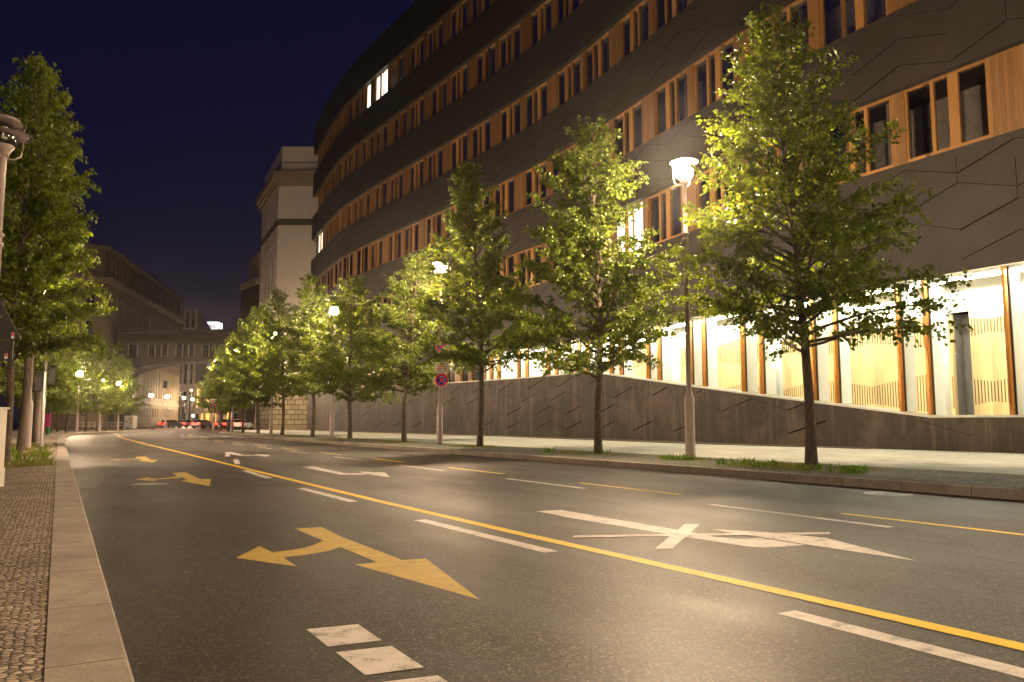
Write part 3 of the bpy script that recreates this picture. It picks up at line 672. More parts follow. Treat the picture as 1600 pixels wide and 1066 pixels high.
# ------------------------------------------------------------------ street lamps
def make_lamp(H, lit, far=False, rlow=.135, rup=.07, nseg=14):
    t = thing('street_lamp', (0, 0, 0), '', 'street lamp')
    b = MB(); zc = 1.75
    b.lathe([(.17, 0), (.17, .05), (rlow, .10), (rlow, zc - .18), (rup + .01, zc), (rup, zc + .05), (rup * .95, H - 2.0), (rup + .02, H - 1.98), (rup + .02, H - 1.93), (rup * .88, H - 1.91), (rup * .88, H - 1.84), (rup + .02, H - 1.82), (rup + .02, H - 1.77), (rup * .85, H - 1.75), (rup * .8, H - .42), (.09, H - .38)], n=nseg)
    b.build('pole', 'pole', t, smooth=True)
    b = MB(); b.lathe([(.09, H - .42), (.10, H - .36), (.13, H - .30), (.175, H - .24), (.17, H - .22)], n=nseg); b.build('funnel', 'pole', t, smooth=True)
    g_ = 1.2 if lit else 1.0
    b = MB(); b.lathe([(.165 * g_, H - .22), (.20 * g_, H - .12), (.205 * g_, H + .20), (.185 * g_, H + .219)], n=12)
    b.build('lamp_glass', ({0: 'lamp_lit', 1: 'lamp_lit_far', 2: 'lamp_lit_left'}[int(far)]) if lit else 'lantern_glass', t, smooth=True)
    if not lit:
        b = MB(); b.lathe([(.05, H - .1), (.06, H + .1), (.02, H + .12)], n=10); b.build('bulb', 'sign_white', t)
    b = MB(); b.lathe([(.225, H + .22), (.23, H + .245), (.17, H + .285), (.07, H + .31), (.001, H + .315)], n=nseg); b.build('cap', 'pole', t, smooth=True)
    b = MB()
    for zz, r0 in ((H + .16, .33), (H - .03, .44)) if not lit else ((H + .2, .38),):
        b.lathe([(r0 - .03, zz), (r0, zz - .008), (r0, zz - .001), (r0 - .03, zz + .007), (r0 - .03, zz)], n=28)
    for a in (0, 2.094, 4.189):
        q = a + .3
        b.tube([(math.cos(q) * r_, math.sin(q) * r_, z_) for r_, z_ in ((.08, H - .44), (.18, H - .43), (.27, H - .36), (.295, H - .2), (.295, H + .16))], .014, 5)
    b.build('ring', 'pole', t, smooth=True)
    return t
LH = 8.0 - KZ
lampR = None
SP = ['first street lamp on the right, between the two nearest trees and above the lobby windows',
      'street lamp on the right carrying a stack of parking signs', 'third lit street lamp along the right pavement, bare grey post before the dark wall',
      'fourth lit street lamp along the right pavement, in front of the stone block wall', 'fifth lit street lamp on the right, among the dense far trees', 'farthest lit street lamp on the right, at the bend']
for i, (x, y) in enumerate(((14.55, 16.15), (14.57, 32.2), (14.6, 48.3), (14.6, 64.5), (14.8, 82), (15.5, 97.0))):
    if lampR is None: lampR = make_lamp(LH, True); o = lampR
    else: o = copy_tree(lampR)
    o.location = (x, y, KZ); o['label'] = SP[i]; o['group'] = 'street lamps along the right pavement'
for x, y, H, lb in ((22.5, 108.5, LH, 'added lamp hidden in the side street to brighten the pale classical building'), (14.55, 0.1, LH, 'street lamp on the right pavement abreast of the camera'), (-2.6, -7.0, LH, 'street lamp on the left pavement behind the camera')):  # the side street lamp is an unseen addition that brightens the pale wall
    o = copy_tree(lampR); o.location = (x, y, KZ); o['label'] = lb; o['group'] = 'street lamps outside the picture'
ul = make_lamp(5.95, False, rlow=.14, rup=.082, nseg=20)
ul.location = (-1.08, 15.98, KZ); ul['label'] = 'unlit street lamp at the left edge with ringed glass lantern head'; ul['group'] = 'street lamps along the left pavement'
lampL = make_lamp(5.8, True, 2)
LL = [(-.95, 32.5, 'lit lamp post on the left pavement right behind the second big tree trunk'), (-.95, 48.6, 'lit lamp post on the left pavement behind the third tree trunk')]
first = True
for x, y, lb in LL:
    o = lampL if first else copy_tree(lampL); first = False
    o.location = (x, y, KZ); o['label'] = lb; o['group'] = 'street lamps along the left pavement'
FL = [(124, 583, 74, 'left one of three lit lamps in the far left tree row'), (158.5, 592, 82, 'middle one of three lit lamps in the far left tree row'), (187, 599, 90, 'right one of three lit lamps in the far left tree row')]
for X_, Y_, d, lb in FL:
    p = px(X_, Y_, d); o = copy_tree(lampL); o.location = (p[0], p[1], p[2] - 5.95); o['label'] = lb; o['group'] = 'street lamps along the left pavement'
    o.location.z = KZ
    o.scale = (1, 1, (p[2] - KZ) / 5.85)
lampF = make_lamp(6.3, True, True)
FF = [(236, 618, 132, 'left lamp of the four seen below the bridge arch'), (261, 620, 138, 'second lamp from the left below the bridge arch'),
      (287.5, 622, 190, 'third lamp from the left below the bridge arch'), (300.5, 624, 205, 'right lamp of the four below the bridge arch')]
for i, (X_, Y_, d, lb) in enumerate(FF):
    p = px(X_, Y_, d); o = lampF if i == 0 else copy_tree(lampF); o.location = (p[0], p[1], 0); o['label'] = lb; o['group'] = 'street lamps below the bridge'
    o.scale = (1, 1, p[2] / 6.3)

# ------------------------------------------------------------------ trees
def make_tree(name, H, hb, Rm, seed, nl, leaf, nlimb=64, lean=(0, 0)):
    rg = np.random.default_rng(seed)
    t = thing(name, (0, 0, 0), '', 'tree')
    b = MB()
    tz = np.linspace(0, H * .96, 14); bx = np.cumsum(rg.normal(0, .035, 14)); by = np.cumsum(rg.normal(0, .035, 14))
    bx -= bx[0]; by -= by[0]; bx += lean[0] * (tz / H) ** 2; by += lean[1] * (tz / H) ** 2
    tr = .105 * (1 - tz / H) ** .8 + .012; tr[0] += .03
    b.tube([(0, 0, -.1)] + list(zip(bx, by, tz)), [tr[0] * 1.15] + list(tr), 10)
    cx = lambda z: np.array([np.interp(z, tz, bx), np.interp(z, tz, by), z])
    P_, D_ = [], []
    ga = rg.uniform(0, 6.28)
    for i in range(nlimb):
        u = (i + rg.uniform(0, .8)) / nlimb
        z = hb + (H * .95 - hb) * u ** 1.05
        prof = min(1, (u + .16) / .30) ** .6 * (1 - u) ** .62 * (1 + .0)
        ln = Rm * (prof * rg.uniform(.76, 1.10) + .10)
        if rg.random() < .08: ln *= 1.12
        ga += 2.39996 + rg.normal(0, .3)
        el = R(12 + 42 * u + rg.normal(0, 6))
        a = np.array([math.cos(ga) * math.cos(el), math.sin(ga) * math.cos(el), math.sin(el)])
        p = cx(z); pts = [p.copy()]; d = a.copy(); ns = 6
        for s_ in range(ns):
            d = d + rg.normal(0, .09, 3) + np.array([0, 0, .07 if s_ < 3 else -.10]); d /= np.linalg.norm(d)
            p = p + d * ln / ns; pts.append(p.copy())
        r0 = .014 + .030 * (1 - u) * min(1, ln / 2)
        b.tube(pts, [r0 * (1 - .8 * j / ns) for j in range(ns + 1)], 5)
        pts = np.array(pts)
        nt_ = max(4, int(ln * 5.5))
        for j in range(nt_):
            f = .22 + .78 * (j + rg.random()) / nt_; q = f * ns; k = min(int(q), ns - 1); s0 = pts[k] + (pts[k + 1] - pts[k]) * (q - k)
            dd = (pts[k + 1] - pts[k]); dd /= np.linalg.norm(dd)
            side = np.cross(dd, [0, 0, 1.]); side /= np.linalg.norm(side) + 1e-9
            sgn = 1 if j % 2 else -1
            td = dd * rg.uniform(.4, .9) + side * sgn * rg.uniform(.4, 1.0) + np.array([0, 0, rg.normal(.05, .28)]); td /= np.linalg.norm(td)
            tl = ln * rg.uniform(.13, .26) * (1.15 - .45 * f) + .12
            e1 = s0 + td * tl * .55 + np.array([0, 0, .01]); e2 = s0 + td * tl + np.array([0, 0, -.10 * tl - .03])
            if rg.random() < .55: b.tube([s0, e1, e2], [.006, .005, .003], 3)
            P_.append((s0, e1, e2)); D_.append(tl)
    b.build('trunk', 'bark', t, smooth=True)
    D_ = np.array(D_); P_ = np.array(P_); w_ = D_ / D_.sum(); idx = rg.choice(len(D_), nl, p=w_)
    f = rg.uniform(.05, 1.08, nl) ** .85; A, B_, C_ = P_[idx, 0], P_[idx, 1], P_[idx, 2]
    g = f[:, None]; base = (1 - g) ** 2 * A + 2 * g * (1 - g) * B_ + g ** 2 * C_
    base += rg.normal(0, 1, (nl, 3)) * np.array([.055, .055, .045]) - np.array([0, 0, .03])
    out = base - np.stack([np.interp(base[:, 2], tz, bx), np.interp(base[:, 2], tz, by), base[:, 2]], 1); out /= np.linalg.norm(out, axis=1)[:, None] + 1e-6
    ax = out * .7 + rg.normal(0, .75, (nl, 3)) + np.array([0, 0, -.35]); ax /= np.linalg.norm(ax, axis=1)[:, None]
    up = np.array([0, 0, 1.]) + rg.normal(0, .55, (nl, 3)) + out * .3; sd = np.cross(ax, up); sd /= np.linalg.norm(sd, axis=1)[:, None] + 1e-6
    nn_ = np.cross(sd, ax)
    s_ = leaf * rg.uniform(.6, 1.25, nl)[:, None]
    # heart-like folded leaf: 6 points, two quads
    v0 = base; v1 = base + ax * s_ * .30 + sd * s_ * .42 + nn_ * s_ * .10; v2 = base + ax * s_ * 1.0 - nn_ * s_ * .12; v3 = base + ax * s_ * .30 - sd * s_ * .42 + nn_ * s_ * .10
    v4 = base + ax * s_ * .72 + sd * s_ * .30 + nn_ * s_ * .03; v5 = base + ax * s_ * .72 - sd * s_ * .30 + nn_ * s_ * .03
    V = np.stack([v0, v1, v4, v2, v5, v3], 1).reshape(-1, 3)
    i0 = np.arange(nl)[:, None] * 6
    Fq = np.concatenate([i0 + np.array([0, 1, 2, 3]), i0 + np.array([0, 3, 4, 5])], 1).reshape(-1, 4)
    me = bpy.data.meshes.new('crown'); me.vertices.add(len(V)); me.vertices.foreach_set('co', V.ravel())
    me.loops.add(Fq.size); me.loops.foreach_set('vertex_index', Fq.ravel().astype(np.int32))
    me.polygons.add(len(Fq)); me.polygons.foreach_set('loop_start', np.arange(len(Fq), dtype=np.int32) * 4)
    me.materials.append(M['leaf']); me.update(calc_edges=True); me.validate()
    o = bpy.data.objects.new('crown', me); col.objects.link(o); o.parent = t
    return t
TR = [make_tree('linden_tree', 10.7, 2.5, 3.1, 11, 29000, .10, 112, (-.85, .45)), make_tree('linden_tree', 10.5, 2.15, 3.25, 23, 31000, .105, 92, (.2, .1)), make_tree('linden_tree', 11.6, 2.75, 2.75, 35, 28000, .11, 92, (-.8, .4))]
FT = [make_tree('linden_tree', 10.5, 2.1, 2.9, 47, 11000, .20, 64), make_tree('linden_tree', 10.5, 2.1, 3.0, 59, 11000, .20, 64)]
used = set()
def place_tree(src, x, y, rz, s, lb, gp):
    if id(src) in used: o = copy_tree(src)
    else: o = src; used.add(id(src))
    o.location = (x, y, KZ); o.rotation_euler = (0, 0, rz); o.scale = (s[0], s[0], s[1]); o['label'] = lb; o['category'] = 'tree'; o['group'] = gp
RT = [(TR[0], 14.55, 12.25, 0.0, (1, 1.0), 'nearest and largest tree on the right, in front of the bright lobby windows'),
      (TR[1], 14.55, 20.3, 2.1, (1, 1.04), 'tree left of the nearest right street lamp, before a lit window'),
      (TR[2], 14.55, 28.3, 0.0, (1, 1.02), 'slender tree just right of the lamp post with parking signs'),
      (TR[0], 14.55, 36.3, 3.3, (1.0, .90), 'tree just left of the lamp post with parking signs'),
      (TR[1], 14.55, 44.6, 5.1, (1.08, .92), 'tree before the dark wall, just right of the third right street lamp'),
      (TR[2], 14.55, 52.4, 1.0, (1.05, .95), 'tree just left of the third right street lamp'),
      (TR[0], 14.55, 60.6, 0.0, (1, 1.05), 'tree in front of the stone block wall, right of the fourth lamp'),
      (FT[0], 14.55, 68.9, 0.0, (1, 1.05), 'tree in front of the pale classical building corner'),
      (FT[1], 14.7, 76.0, 1.9, (.98, 1.02), 'tree on the right beyond the fourth lamp, by the red tail lights'),
      (FT[0], 14.9, 84.5, 3.4, (.95, .98), 'tree on the right near the bend with a dark trunk'),
      (FT[1], 15.2, 91.0, 4.6, (.92, .90), 'second to last tree of the right row near the bend'),
      (FT[0], 16.4, 98.0, 0.7, (.95, .85), 'last tree of the right row at the corner with the side street')]
for a in RT: place_tree(*a, 'linden trees along the right pavement')
place_tree(TR[1], 14.7, 3.4, .6, (.95, 1.12), 'tree on the right pavement whose leaf tips reach in at the right picture edge', 'linden trees along the right pavement')
LT = [(TR[2], -1.0, 21.3, 2.2, (.72, .83), 'nearest tree on the left, trunk right beside the cream cabinet'),
      (TR[0], -1.0, 28.4, 5.2, (.72, 1.20), 'tall left tree whose top rises highest against the sky'),
      (TR[1], -1.05, 36.6, 3.9, (.72, .95), 'left tree just behind the traffic light post'),
      (TR[2], -1.0, 44.6, 3.9, (.75, .85), 'left tree with the third thick trunk from the left'),
      (FT[0], -1.0, 52.8, 1.5, (.75, .8), 'left tree halfway down the row, fourth trunk'),
      (FT[1], -.9, 61, 2.8, (.72, .75), 'left tree near the start of the bend, fifth trunk')]
for a in LT: place_tree(*a, 'linden trees along the left pavement')
for i, (X_, d, s) in enumerate(((81, 72, .8), (90, 76, .78), (104, 77, .82), (134, 79, .84), (152, 84, .84), (167, 87, .84), (178, 92, .86), (192, 96, .84))):
    p = px(X_, 659, d)
    lbs = ['thin tree in the bend left of the low stone wall', 'thin tree before the left end of the low stone wall', 'thin tree before the middle of the low stone wall', 'thin tree just right of the left far lamp', 'thin tree just left of the middle far lamp', 'thin tree between the middle and right far lamps', 'thin tree just left of the right far lamp', 'thin tree right of the far lamps, nearest the white kiosk']
    place_tree(FT[i % 2], p[0], p[1], i * 1.7, (s, s), lbs[i], 'small linden trees around the bend on the left')

# ------------------------------------------------------------------ signs
def disc(b, x, z, r, y0, y1, k, n=28, r0=0):
    pts = [(x + r * math.cos(2 * math.pi * i / n), z + r * math.sin(2 * math.pi * i / n)) for i in range(n)]
    flat(b, pts, y0, y1, k)
def flat(b, pts, y0, y1, k):
    n = len(pts); i = len(b.v); b.v += [(p[0], y0, p[1]) for p in pts] + [(p[0], y1, p[1]) for p in pts]; mi = b.mi(k)
    b.f.append(tuple(i + j for j in range(n))); b.f.append(tuple(i + n + j for j in reversed(range(n)))); b.m += [mi, mi]
    for j in range(n): b.f.append((i + (j + 1) % n, i + j, i + n + j, i + n + (j + 1) % n)); b.m.append(mi)
def bar(b, x0, z0, x1, z1, w_, y0, y1, k):
    d = Vector((x1 - x0, z1 - z0)).normalized() * (w_ / 2); flat(b, [(x0 - d.y, z0 + d.x), (x0 + d.y, z0 - d.x), (x1 + d.y, z1 - d.x), (x1 - d.y, z1 + d.x)], y0, y1, k)
def text_mesh(s, size, k, name, parent, loc, ext=.002, rx=R(90)):
    cu = bpy.data.curves.new(name, 'FONT'); cu.body = s; cu.size = size; cu.extrude = ext; cu.align_x = 'CENTER'; cu.align_y = 'CENTER'
    to = bpy.data.objects.new(name + '_tmp', cu); col.objects.link(to)
    bpy.context.view_layer.update(); dg = bpy.context.evaluated_depsgraph_get()
    me = bpy.data.meshes.new_from_object(to.evaluated_get(dg)); bpy.data.objects.remove(to); me.materials.clear(); me.materials.append(M[k])
    o = bpy.data.objects.new(name, me); col.objects.link(o); o.parent = parent; o.location = loc; o.rotation_euler = (rx, 0, 0); return o
def nostop(loc, r, label, rz, gp=None, arrow=True):
    t = thing('no_stopping_sign', loc, label, 'road sign', gp, rz)
    b = MB(); disc(b, 0, 0, r, 0, .02, 'sign_white'); disc(b, 0, 0, r * .96, -.003, 0, 'sign_red'); b.build('plate', 'sign_red', t)
    b = MB(); disc(b, 0, 0, r * .72, -.006, -.003, 'sign_blue'); b.build('blue_field', 'sign_blue', t)
    b = MB(); q = r * .56
    bar(b, -q, -q, q, q, r * .17, -.010, -.006, 'sign_red'); bar(b, -q, q, q, -q, r * .17, -.0115, -.0075, 'sign_red'); b.build('red_cross', 'sign_red', t)
    if arrow:
        b = MB(); bar(b, -.08 * r, .52 * r, .3 * r, .52 * r, r * .1, -.015, -.012, 'sign_white'); flat(b, [(-.3 * r, .52 * r), (-.02 * r, .68 * r), (-.02 * r, .36 * r)], -.015, -.012, 'sign_white'); b.build('arrow', 'sign_white', t)
    return t
SX, SY = 14.57, 32.2 - .17
rzS = -TH * .8
def onpole(z): return (SX, SY, z)
nostop(onpole(2.95), .30, 'round red and blue no stopping sign with white arrow, lowest on the lamp post', rzS)
t = thing('text_sign', onpole(3.50), 'white rectangular text panel crossed out with orange tape, above the round sign', 'road sign', None, rzS)
b = MB(); b.box((0, 0, 0), (.60, .02, .46)); b.build('plate', 'sign_white', t)
b = MB()
rr = random.Random(3)
for i, zz in enumerate((.15, .05, -.05, -.15)):
    x = -.24
    while x < .22:
        w_ = rr.uniform(.025, .075); b.box((x + w_ / 2, -.012, zz), (w_, .003, .035)); x += w_ + .022
b.build('text_lines', 'sign_black', t)
t2 = thing('parking_sign', onpole(3.92), 'small square blue parking sign with a white P crossed by orange tape', 'road sign', None, rzS)
b = MB(); b.box((0, 0, 0), (.36, .02, .36), 'sign_white'); b.box((0, -.0115, 0), (.34, .004, .34), 'sign_blue'); b.build('plate', 'sign_blue', t2)
text_mesh('P', .34, 'sign_white', 'letter', t2, (0, -.016, .03))
t3 = thing('orange_tape_cross', onpole(3.62), 'orange tape cross stuck over the parking sign and the text panel', 'tape', None, rzS)
b = MB(); bar(b, -.19, -.25, .15, .24, .05, -.030, -.024, 'sign_orange'); b.build('strip', 'sign_orange', t3)
b = MB(); bar(b, -.13, .26, .18, -.28, .05, -.037, -.031, 'sign_orange'); b.build('strip', 'sign_orange', t3)
nostop(onpole(4.42), .28, 'round red and blue sign half hidden by leaves, topmost on the lamp post', rzS, arrow=False)
nostop((14.55, 64.3, 4.0), .32, 'small round no stopping sign on the fourth right lamp post', rzS)
# far sign posts
def signpost(X_, ybase, d, zs, label, white=True):
    p = px(X_, 659, d); t = thing('sign_post', (p[0], p[1], KZ), label, 'sign post')
    b = MB(); b.tube([(0, 0, 0), (0, 0, zs + .45)], .04, 8); b.build('pole', 'grey_metal', t)
    nostop((p[0], p[1] - .06, KZ + zs), .32, 'round red and blue sign on ' + label.replace(' at the end of the right tree row', ' past the trees'), rzS)
    if white:
        q = thing('arrow_board', (p[0], p[1] - .05, KZ + zs + .62), 'white board with red stroke above the round sign on the first slim post', 'road sign', None, rzS)
        b = MB(); b.box((0, 0, 0), (.62, .02, .4)); b.build('plate', 'sign_white', q)
        b = MB(); bar(b, -.26, -.08, .24, .12, .1, -.018, -.012, 'sign_red'); b.build('stroke', 'sign_red', q)
signpost(332, 672, 84, 2.55, 'the first slim post at the end of the right tree row')
signpost(341, 672, 92, 2.2, 'the second slim post at the end of the right tree row', False)

# signs seen from the back on the unlit lamp
PB = (-1.06, 15.98 + .10)
t = thing('triangular_sign', (PB[0], PB[1], KZ), 'back of a dark triangular road sign on the unlit left lamp post', 'road sign', None, -TH * .9)
b = MB(); flat(b, [(-.47, 2.36), (.47, 2.36), (.45, 2.42), (.03, 3.15), (-.03, 3.15), (-.45, 2.42)], -.01, .01, 'sign_back'); b.build('plate', 'sign_back', t)
b = MB(); b.box((.34, -.013, 2.43), (.05, .003, .10), 'sign_white'); b.box((.34, -.016, 2.45), (.04, .003, .04), 'sign_red'); b.build('sticker', 'sign_white', t)
b = MB()
for z in (2.75,): b.box((0, -.03, z), (.3, .03, .035)); b.lathe([(.095, z - .02), (.095, z + .02)], (0, -.1, 0), 14)
b.build('clamp', 'grey_metal', t)
t = thing('rectangular_sign', (PB[0], PB[1], KZ), 'back of a dark rectangular plate below the triangular sign', 'road sign', None, -TH * .9)
b = MB(); b.box((0, 0, 2.16), (.70, .02, .32)); b.build('plate', 'sign_back', t)
b = MB(); b.box((.25, -.013, 2.08), (.05, .003, .09), 'sign_white'); b.box((.25, -.016, 2.10), (.04, .003, .04), 'sign_red'); b.build('sticker', 'sign_white', t)
b = MB(); b.box((0, -.03, 2.2), (.3, .03, .035)); b.lathe([(.095, 2.18), (.095, 2.22)], (0, -.1, 0), 14); b.build('clamp', 'grey_metal', t)

# cream cabinet
p = px(-32, 765, 11.9)
t = thing('utility_cabinet', (p[0] - .02, p[1], KZ), 'tall narrow cream utility cabinet at the left edge before the unlit lamp', 'cabinet', None, -TH)
b = MB(); b.box((0, .12, .14), (.40, .34, .28)); b.build('plinth', 'cabinet', t)
b = MB(); b.box((0, .12, .72), (.375, .31, .88)); b.box((0, .12, 1.175), (.42, .36, .03)); b.build('body', 'cabinet', t)
b = MB(); b.box((-.02, -.042, .72), (.28, .008, .82)); b.build('door', 'cabinet', t)
b = MB(); b.box((.085, -.055, .70), (.02, .02, .10)); b.build('handle', 'dark_metal', t)

# traffic lights
def traffic(loc, H, rz, label, heads):
    t = thing('traffic_light', loc, label, 'traffic light', None, rz)
    b = MB(); b.lathe([(.09, 0), (.09, .1), (.062, .2), (.055, H)], n=12); b.build('pole', 'grey_metal', t, smooth=True)
    for x, z in heads:
        b = MB(); b.box((x, .05, z), (.22, .2, .72)); h = b.build('signal_head', 'dark_metal', t)
        b = MB()
        for k in (-.22, 0, .22): b.lathe([(.095, 0), (.1, .02), (.1, .14)], (x, .15, z + k), 10)
        for i, v in enumerate(b.v): pass
        b.build('lens_hood', 'dark_metal', h)
        b = MB(); b.box((x / 2, 0, z + .25), (abs(x), .03, .03)); b.box((x / 2, 0, z - .25), (abs(x), .03, .03)); b.build('bracket', 'dark_metal', t)
traffic((-.55, 35.0, KZ), 4.3, 0, 'traffic light post on the left pavement, seen from the back', [(.22, 2.75), (-.2, 2.5)])
# gantry signal before the bridge
pg = px(205, 659, 118); pe = px(253, 659, 118); zt = px(205, 600, 118)[2]
t = thing('signal_gantry', (pg[0], pg[1], 0), 'traffic signal on a long horizontal arm before the bridge', 'traffic light', None, -TH)
b = MB(); b.lathe([(.14, 0), (.10, .5), (.09, zt + .6)], n=10); b.build('pole', 'grey_metal', t)
ln = (253 - 205) / F * 118
b = MB(); b.tube([(0, 0, zt), (ln, 0, zt - .05)], .06, 6); b.build('arm', 'grey_metal', t)
b = MB(); b.box((ln + .25, -.1, zt - .1), (.55, .2, 1.1)); b.build('signal_head', 'dark_metal', t)
b = MB(); b.box((.0, -.15, zt + .2), (.3, .2, .9)); b.build('signal_head', 'dark_metal', t)

# poster stand, bin
p = px(73, 676, 66); t = thing('poster_stand', (p[0], p[1], KZ), 'pink poster board standing behind the traffic light post', 'poster', None, -TH)
b = MB(); b.box((0, 0, 1.0), (.45, .06, 1.3)); b.build('poster', 'pink', t)
b = MB(); b.box((-.18, 0, .18), (.04, .04, .36)); b.build('leg', 'sign_red', t)
b = MB(); b.box((.18, 0, .18), (.04, .04, .36)); b.build('leg', 'sign_red', t)
p = px(74, 683, 61); t = thing('litter_bin', (p[0], p[1], KZ), 'small dark green litter bin below the pink poster', 'bin')
b = MB(); b.lathe([(.14, 0), (.17, .5), (.19, .52), (.19, .56)], n=12); b.build('barrel', 'green', t)

# ------------------------------------------------------------------ walls, railing, kiosk
def line_wall(b, p0, p1, z0, z1, th, k=None):
    d = Vector((p1[0] - p0[0], p1[1] - p0[1])); n = Vector((-d.y, d.x)).normalized() * th
    b.prism([p0, p1, (p1[0] + n.x, p1[1] + n.y), (p0[0] + n.x, p0[1] + n.y)], z0, z1, k)
a = px(62, 659, 98)[:2]; c = px(119, 659, 103)[:2]
t = thing('low_stone_wall', (a[0], a[1], 0), 'low weathered stone wall behind the thin left trees', 'wall')
b = MB(); line_wall(b, a, c, 0, px(90, 649, 100)[2], .5); b.build('masonry', 'old_wall', t, world=True)
b = MB(); line_wall(b, (a[0], a[1] - .05), (c[0], c[1] - .05), px(90, 649, 100)[2] + .002, px(90, 649, 100)[2] + .12, .6); b.build('coping', 'old_stone', t, world=True)
a = px(20, 659, 60)[:2]; c = px(61, 659, 100)[:2]
t = thing('graffiti_wall', (-9, 40, 0), 'grey plaster wall with a red paint patch behind the left tree trunks', 'wall')
b = MB(); line_wall(b, (-9.3, 10), (-9.6, 92), 0, 2.1, .3); b.build('masonry', 'plaster', t, world=True)
b = MB(); b.poly([(-9.28, 44, 1.2), (-9.28, 50, 1.3), (-9.28, 49, 1.85), (-9.28, 45, 1.8)]); b.build('red_paint_patch', 'sign_red', t, world=True)
# railing
t = thing('railing', (*px(112, 659, 112)[:2], 0), 'long white tubular railing at the far side of the junction', 'railing')
q0 = px(112, 659, 112)[:2]; q1 = px(192, 659, 118)[:2]
b = MB()
for z in (1.0, .55): b.tube([(*q0, z), (*q1, z)], .04, 6)
b.build('rail', 'sign_white', t, world=True)
for i in range(10):
    f = i / 9; x, y = q0[0] + (q1[0] - q0[0]) * f, q0[1] + (q1[1] - q0[1]) * f; b = MB(); b.tube([(x, y, 0), (x, y, .96)], .04, 6); b.build('post', 'sign_white', t, world=True)
t = thing('railing', (*px(209, 659, 122)[:2], 0), 'long grey railing in front of the classical facade right of the white kiosk', 'railing')
q0 = px(209, 659, 122)[:2]; q1 = px(262, 659, 134)[:2]
b = MB()
for z in (1.0, .5): b.tube([(*q0, z), (*q1, z)], .045, 6)
b.build('rail', 'grey_metal', t, world=True)
for i in range(9):
    f = i / 8; x, y = q0[0] + (q1[0] - q0[0]) * f, q0[1] + (q1[1] - q0[1]) * f; b = MB(); b.tube([(x, y, 0), (x, y, .96)], .045, 6); b.build('post', 'grey_metal', t, world=True)
# kiosk
p = px(200, 659, 108)
t = thing('kiosk', (p[0], p[1], .0), 'white box kiosk with a yellow side stripe right of the thin left trees', 'kiosk', None, -TH)
b = MB(); b.box((0, .6, 1.1), (1.35, 1.2, 1.7)); b.build('body', 'sign_white', t)
b = MB(); b.box((0, .6, .15), (1.3, 1.1, .2)); b.build('base', 'grey_metal', t)
b = MB(); b.box((.48, -.012, 1.3), (.22, .02, 1.1)); b.build('yellow_stripe', 'yellow', t)
b = MB(); b.box((-.25, -.012, 1.15), (.1, .02, .16)); b.box((-.08, -.012, 1.15), (.1, .02, .16)); b.box((.15, -.012, 1.5), (.1, .02, .22)); b.build('lettering', 'sign_black', t)
b = MB(); b.box((0, -.012, .35), (.5, .02, .12)); b.build('blue_label', 'sign_blue', t)

# ------------------------------------------------------------------ walls with openings
def facade(b, p0, p1, z0, z1, cols, rows, depth, k, reveal=None):
    """front wall from p0 to p1 (plan), openings = cols x rows; returns opening rects"""
    D = Vector((p1[0] - p0[0], p1[1] - p0[1])); Ln = D.length; D.normalize(); Nn = Vector((-D.y, D.x))   # inward
    xs = [0] + [v for c in cols for v in c] + [Ln]; zs = [z0] + [v for r in rows for v in r] + [z1]
    P3 = lambda u, z, dp=0: (p0[0] + D.x * u + Nn.x * dp, p0[1] + D.y * u + Nn.y * dp, z)
    op = []
    for j in range(len(zs) - 1):
        for i in range(len(xs) - 1):
            a, c, e0, e1 = xs[i], xs[i + 1], zs[j], zs[j + 1]
            if i % 2 and j % 2:
                for q in ([P3(a, e0), P3(a, e1), P3(a, e1, depth), P3(a, e0, depth)], [P3(c, e0, depth), P3(c, e1, depth), P3(c, e1), P3(c, e0)],
                          [P3(a, e0), P3(a, e0, depth), P3(c, e0, depth), P3(c, e0)], [P3(a, e1, depth), P3(a, e1), P3(c, e1), P3(c, e1, depth)]): b.poly(q, reveal or k)
                op.append((a, c, e0, e1))
            else: b.poly([P3(a, e0), P3(c, e0), P3(c, e1), P3(a, e1)], k)
    return op, P3
def panes(op, P3, depth, parent, k='dark_pane', bars='wood_frame', sill=None):
    for a, c, e0, e1 in op:
        b = MB(); b.poly([P3(a, e0, depth), P3(c, e0, depth), P3(c, e1, depth), P3(a, e1, depth)], k)
        m_ = (a + c) / 2; w_ = (c - a) * .05
        b.poly([P3(m_ - w_, e0, depth - .04), P3(m_ + w_, e0, depth - .04), P3(m_ + w_, e1, depth - .04), P3(m_ - w_, e1, depth - .04)], 'old_stone')
        b.poly([P3(a, e0 + (e1 - e0) * .62, depth - .03), P3(c, e0 + (e1 - e0) * .62, depth - .03), P3(c, e0 + (e1 - e0) * .65, depth - .03), P3(a, e0 + (e1 - e0) * .65, depth - .03)], 'old_stone')
        if sill: 
            b.poly([P3(a - .15, e0 - .2, -.12), P3(c + .15, e0 - .2, -.12), P3(c + .15, e0, -.12), P3(a - .15, e0, -.12)], sill); b.poly([P3(a - .15, e0, -.12), P3(c + .15, e0, -.12), P3(c + .15, e0, .02), P3(a - .15, e0, .02)], sill)
        b.build('window', k, parent, world=True)
def band(b, pts, z0, z1, out, k=None):    # moulding along an outline (plan points), outward to the right-hand side
    o = offs(pts, out); i_ = offs(pts, -.02)
    b.strip([[(p[0], p[1], z0), (p[0], p[1], z1), (q[0], q[1], z1), (q[0], q[1], z0)] for p, q in zip(o, i_)], k)

